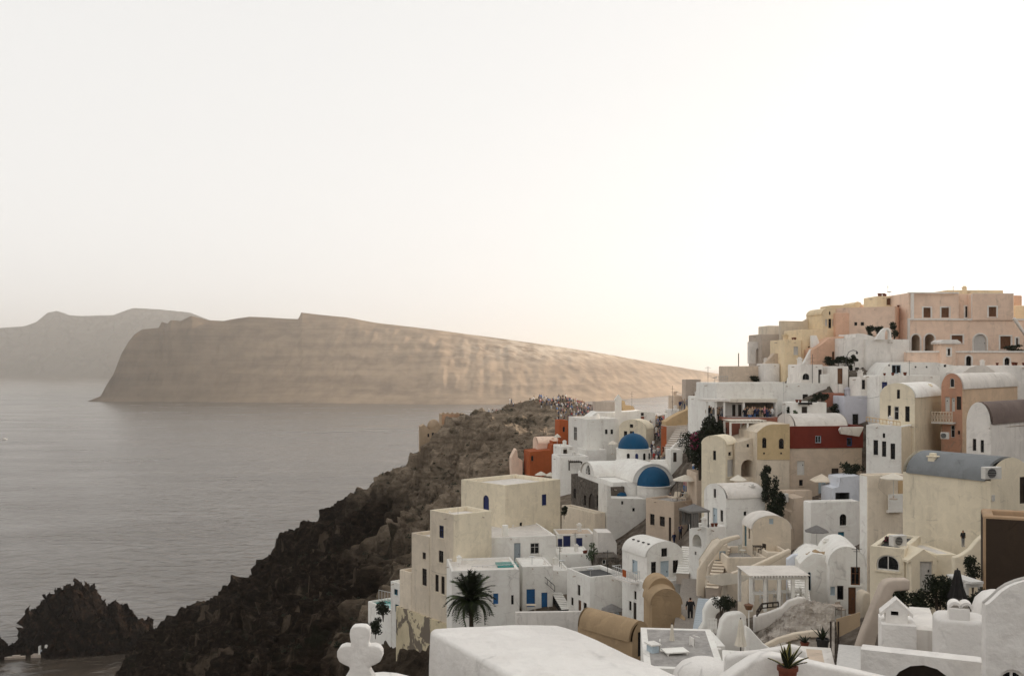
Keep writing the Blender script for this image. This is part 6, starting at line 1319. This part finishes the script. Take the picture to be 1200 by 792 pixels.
for k, c in dict(c_white=(.7, .69, .67), c_black=(.012, .012, .013), c_navy=(.02, .03, .08), c_red=(.35, .03, .025), c_blue=(.08, .17, .36), c_tan=(.36, .27, .18), c_grey=(.2, .2, .2), c_pink=(.5, .22, .24), c_yellow=(.5, .36, .1), c_green=(.06, .12, .06), hair=(.02, .013, .009), hairl=(.2, .13, .06), skin2=(.3, .17, .1)).items(): flat(k, c, .85, var=.15)
TOPS = ['c_white', 'c_black', 'c_navy', 'c_tan', 'c_grey', 'c_black', 'c_white', 'c_black', 'c_white', 'c_tan', 'c_navy', 'c_grey', 'c_pink', 'c_red', 'c_blue', 'c_black']; BOT = ['c_navy', 'c_black', 'c_blue', 'c_tan', 'c_grey', 'c_white', 'c_black']
CN = dict(c_white='white', c_black='black', c_navy='navy', c_red='red', c_blue='blue', c_tan='tan', c_grey='grey', c_pink='pink', c_yellow='yellow', c_green='green')
PR = random.Random(21)
def person(loc, where, group, rz=None, sc=None, pose=None):
    o = bpy.data.objects.new('person', PM[PR.randrange(3) if pose is None else pose]); COL.objects.link(o); o.location = loc; o.rotation_euler = (0, 0, PR.random()*6.28 if rz is None else rz); s = sc or PR.uniform(.92, 1.08); o.scale = (s, s, s)
    a, b = PR.choice(TOPS), PR.choice(BOT)
    for i, m in enumerate((PR.choice(['skin', 'skin', 'skin2']), a, b, PR.choice(['hair', 'hair', 'hairl']))): o.material_slots[i].link = 'OBJECT'; o.material_slots[i].material = MATS[m]
    tag(o, 'person in a %s top and %s trousers %s' % (CN[a], CN[b], where), 'person', group); return o
def crowd(n, x0, x1, d0, d1, where, group, ok=None):
    k = 0; tries = 0; used = []
    while k < n and tries < n*30:
        tries += 1; px, d = PR.uniform(x0, x1), PR.uniform(d0, d1); x = (px-CX)/F*d
        if any((x-a)**2+(d-b)**2 < .2 for a, b in used): continue
        z = drop(x, d); py = HY+(CZ-z)*F/d
        if ok and not ok(px, py, d): continue
        used.append((x, d)); person((x, d, z-.03), where, group, sc=PR.uniform(.7, .86) if d > 205 else None); k += 1
crowd(210, 632, 700, 218, 240, 'in the sunset crowd on the castle hilltop', 'crowd on the castle hilltop', lambda x, y, d: 466 < y < 495 and (y < 479 or x > 652))
crowd(26, 562, 634, 231, 240, 'on the rocky path along the castle ridge', 'people along the castle ridge')
crowd(55, 761, 779, 146, 190, 'in the crowded lane behind the church', 'crowd in the lane behind the church')
crowd(26, 772, 818, 108, 124, 'under the bougainvillea by the lane', 'people under the bougainvillea')
for i in range(12):
    x = 873+i*2.9; p = P(x, 491, 108.2-PR.random()*.9); person((p.x, p.y, p.z-.35), 'dining on the shaded restaurant veranda', 'diners on the restaurant veranda')
for i in range(9):
    p = P(829+i*2.3, 494, 108+PR.random()); person(p, 'queueing at the restaurant porch', 'people at the restaurant porch')
for i in range(7):
    p = P(797+i*2.6, 482-i*1.2, 152+i); person(p, 'on the upper lane stairs', 'people on the upper lane stairs')
person(P(1128.5, 640.5, 52), 'standing small against the big cream wall', 'people by the cream wall', .3, .52)
0 and person(P(803, 742, 61), 'on the dark alley stairs', 'people on the alley stairs', 3.0); person(P(809, 730, 66), 'further up the dark alley stairs', 'people on the alley stairs', 3.1)
# ------------------------------------------------------------------ sea haze
def haze():
    m = bpy.data.materials.new('haze'); m.use_nodes = True; n = m.node_tree.nodes; n.clear()
    out = n.new('ShaderNodeOutputMaterial'); v = n.new('ShaderNodeVolumePrincipled')
    v.inputs['Color'].default_value = (.96, .925, .88, 1); v.inputs['Density'].default_value = HAZE; v.inputs['Anisotropy'].default_value = .62
    m.node_tree.links.new(v.outputs[0], out.inputs['Volume'])
    s, z0, z1 = 25000, -3.5, 650
    me = bpy.data.meshes.new('haze')
    me.from_pydata([(x, y, z) for z in (z0, z1) for x, y in ((-s, -s), (s, -s), (s, s), (-s, s))], [], [(3, 2, 1, 0), (4, 5, 6, 7), (0, 1, 5, 4), (1, 2, 6, 5), (2, 3, 7, 6), (3, 0, 4, 7)])
    me.materials.append(m); o = bpy.data.objects.new('haze', me); COL.objects.link(o)
    kind(o, 'stuff', 'warm pale sea haze veiling the islands across the water', 'haze')
HAZE = .85e-4
haze()
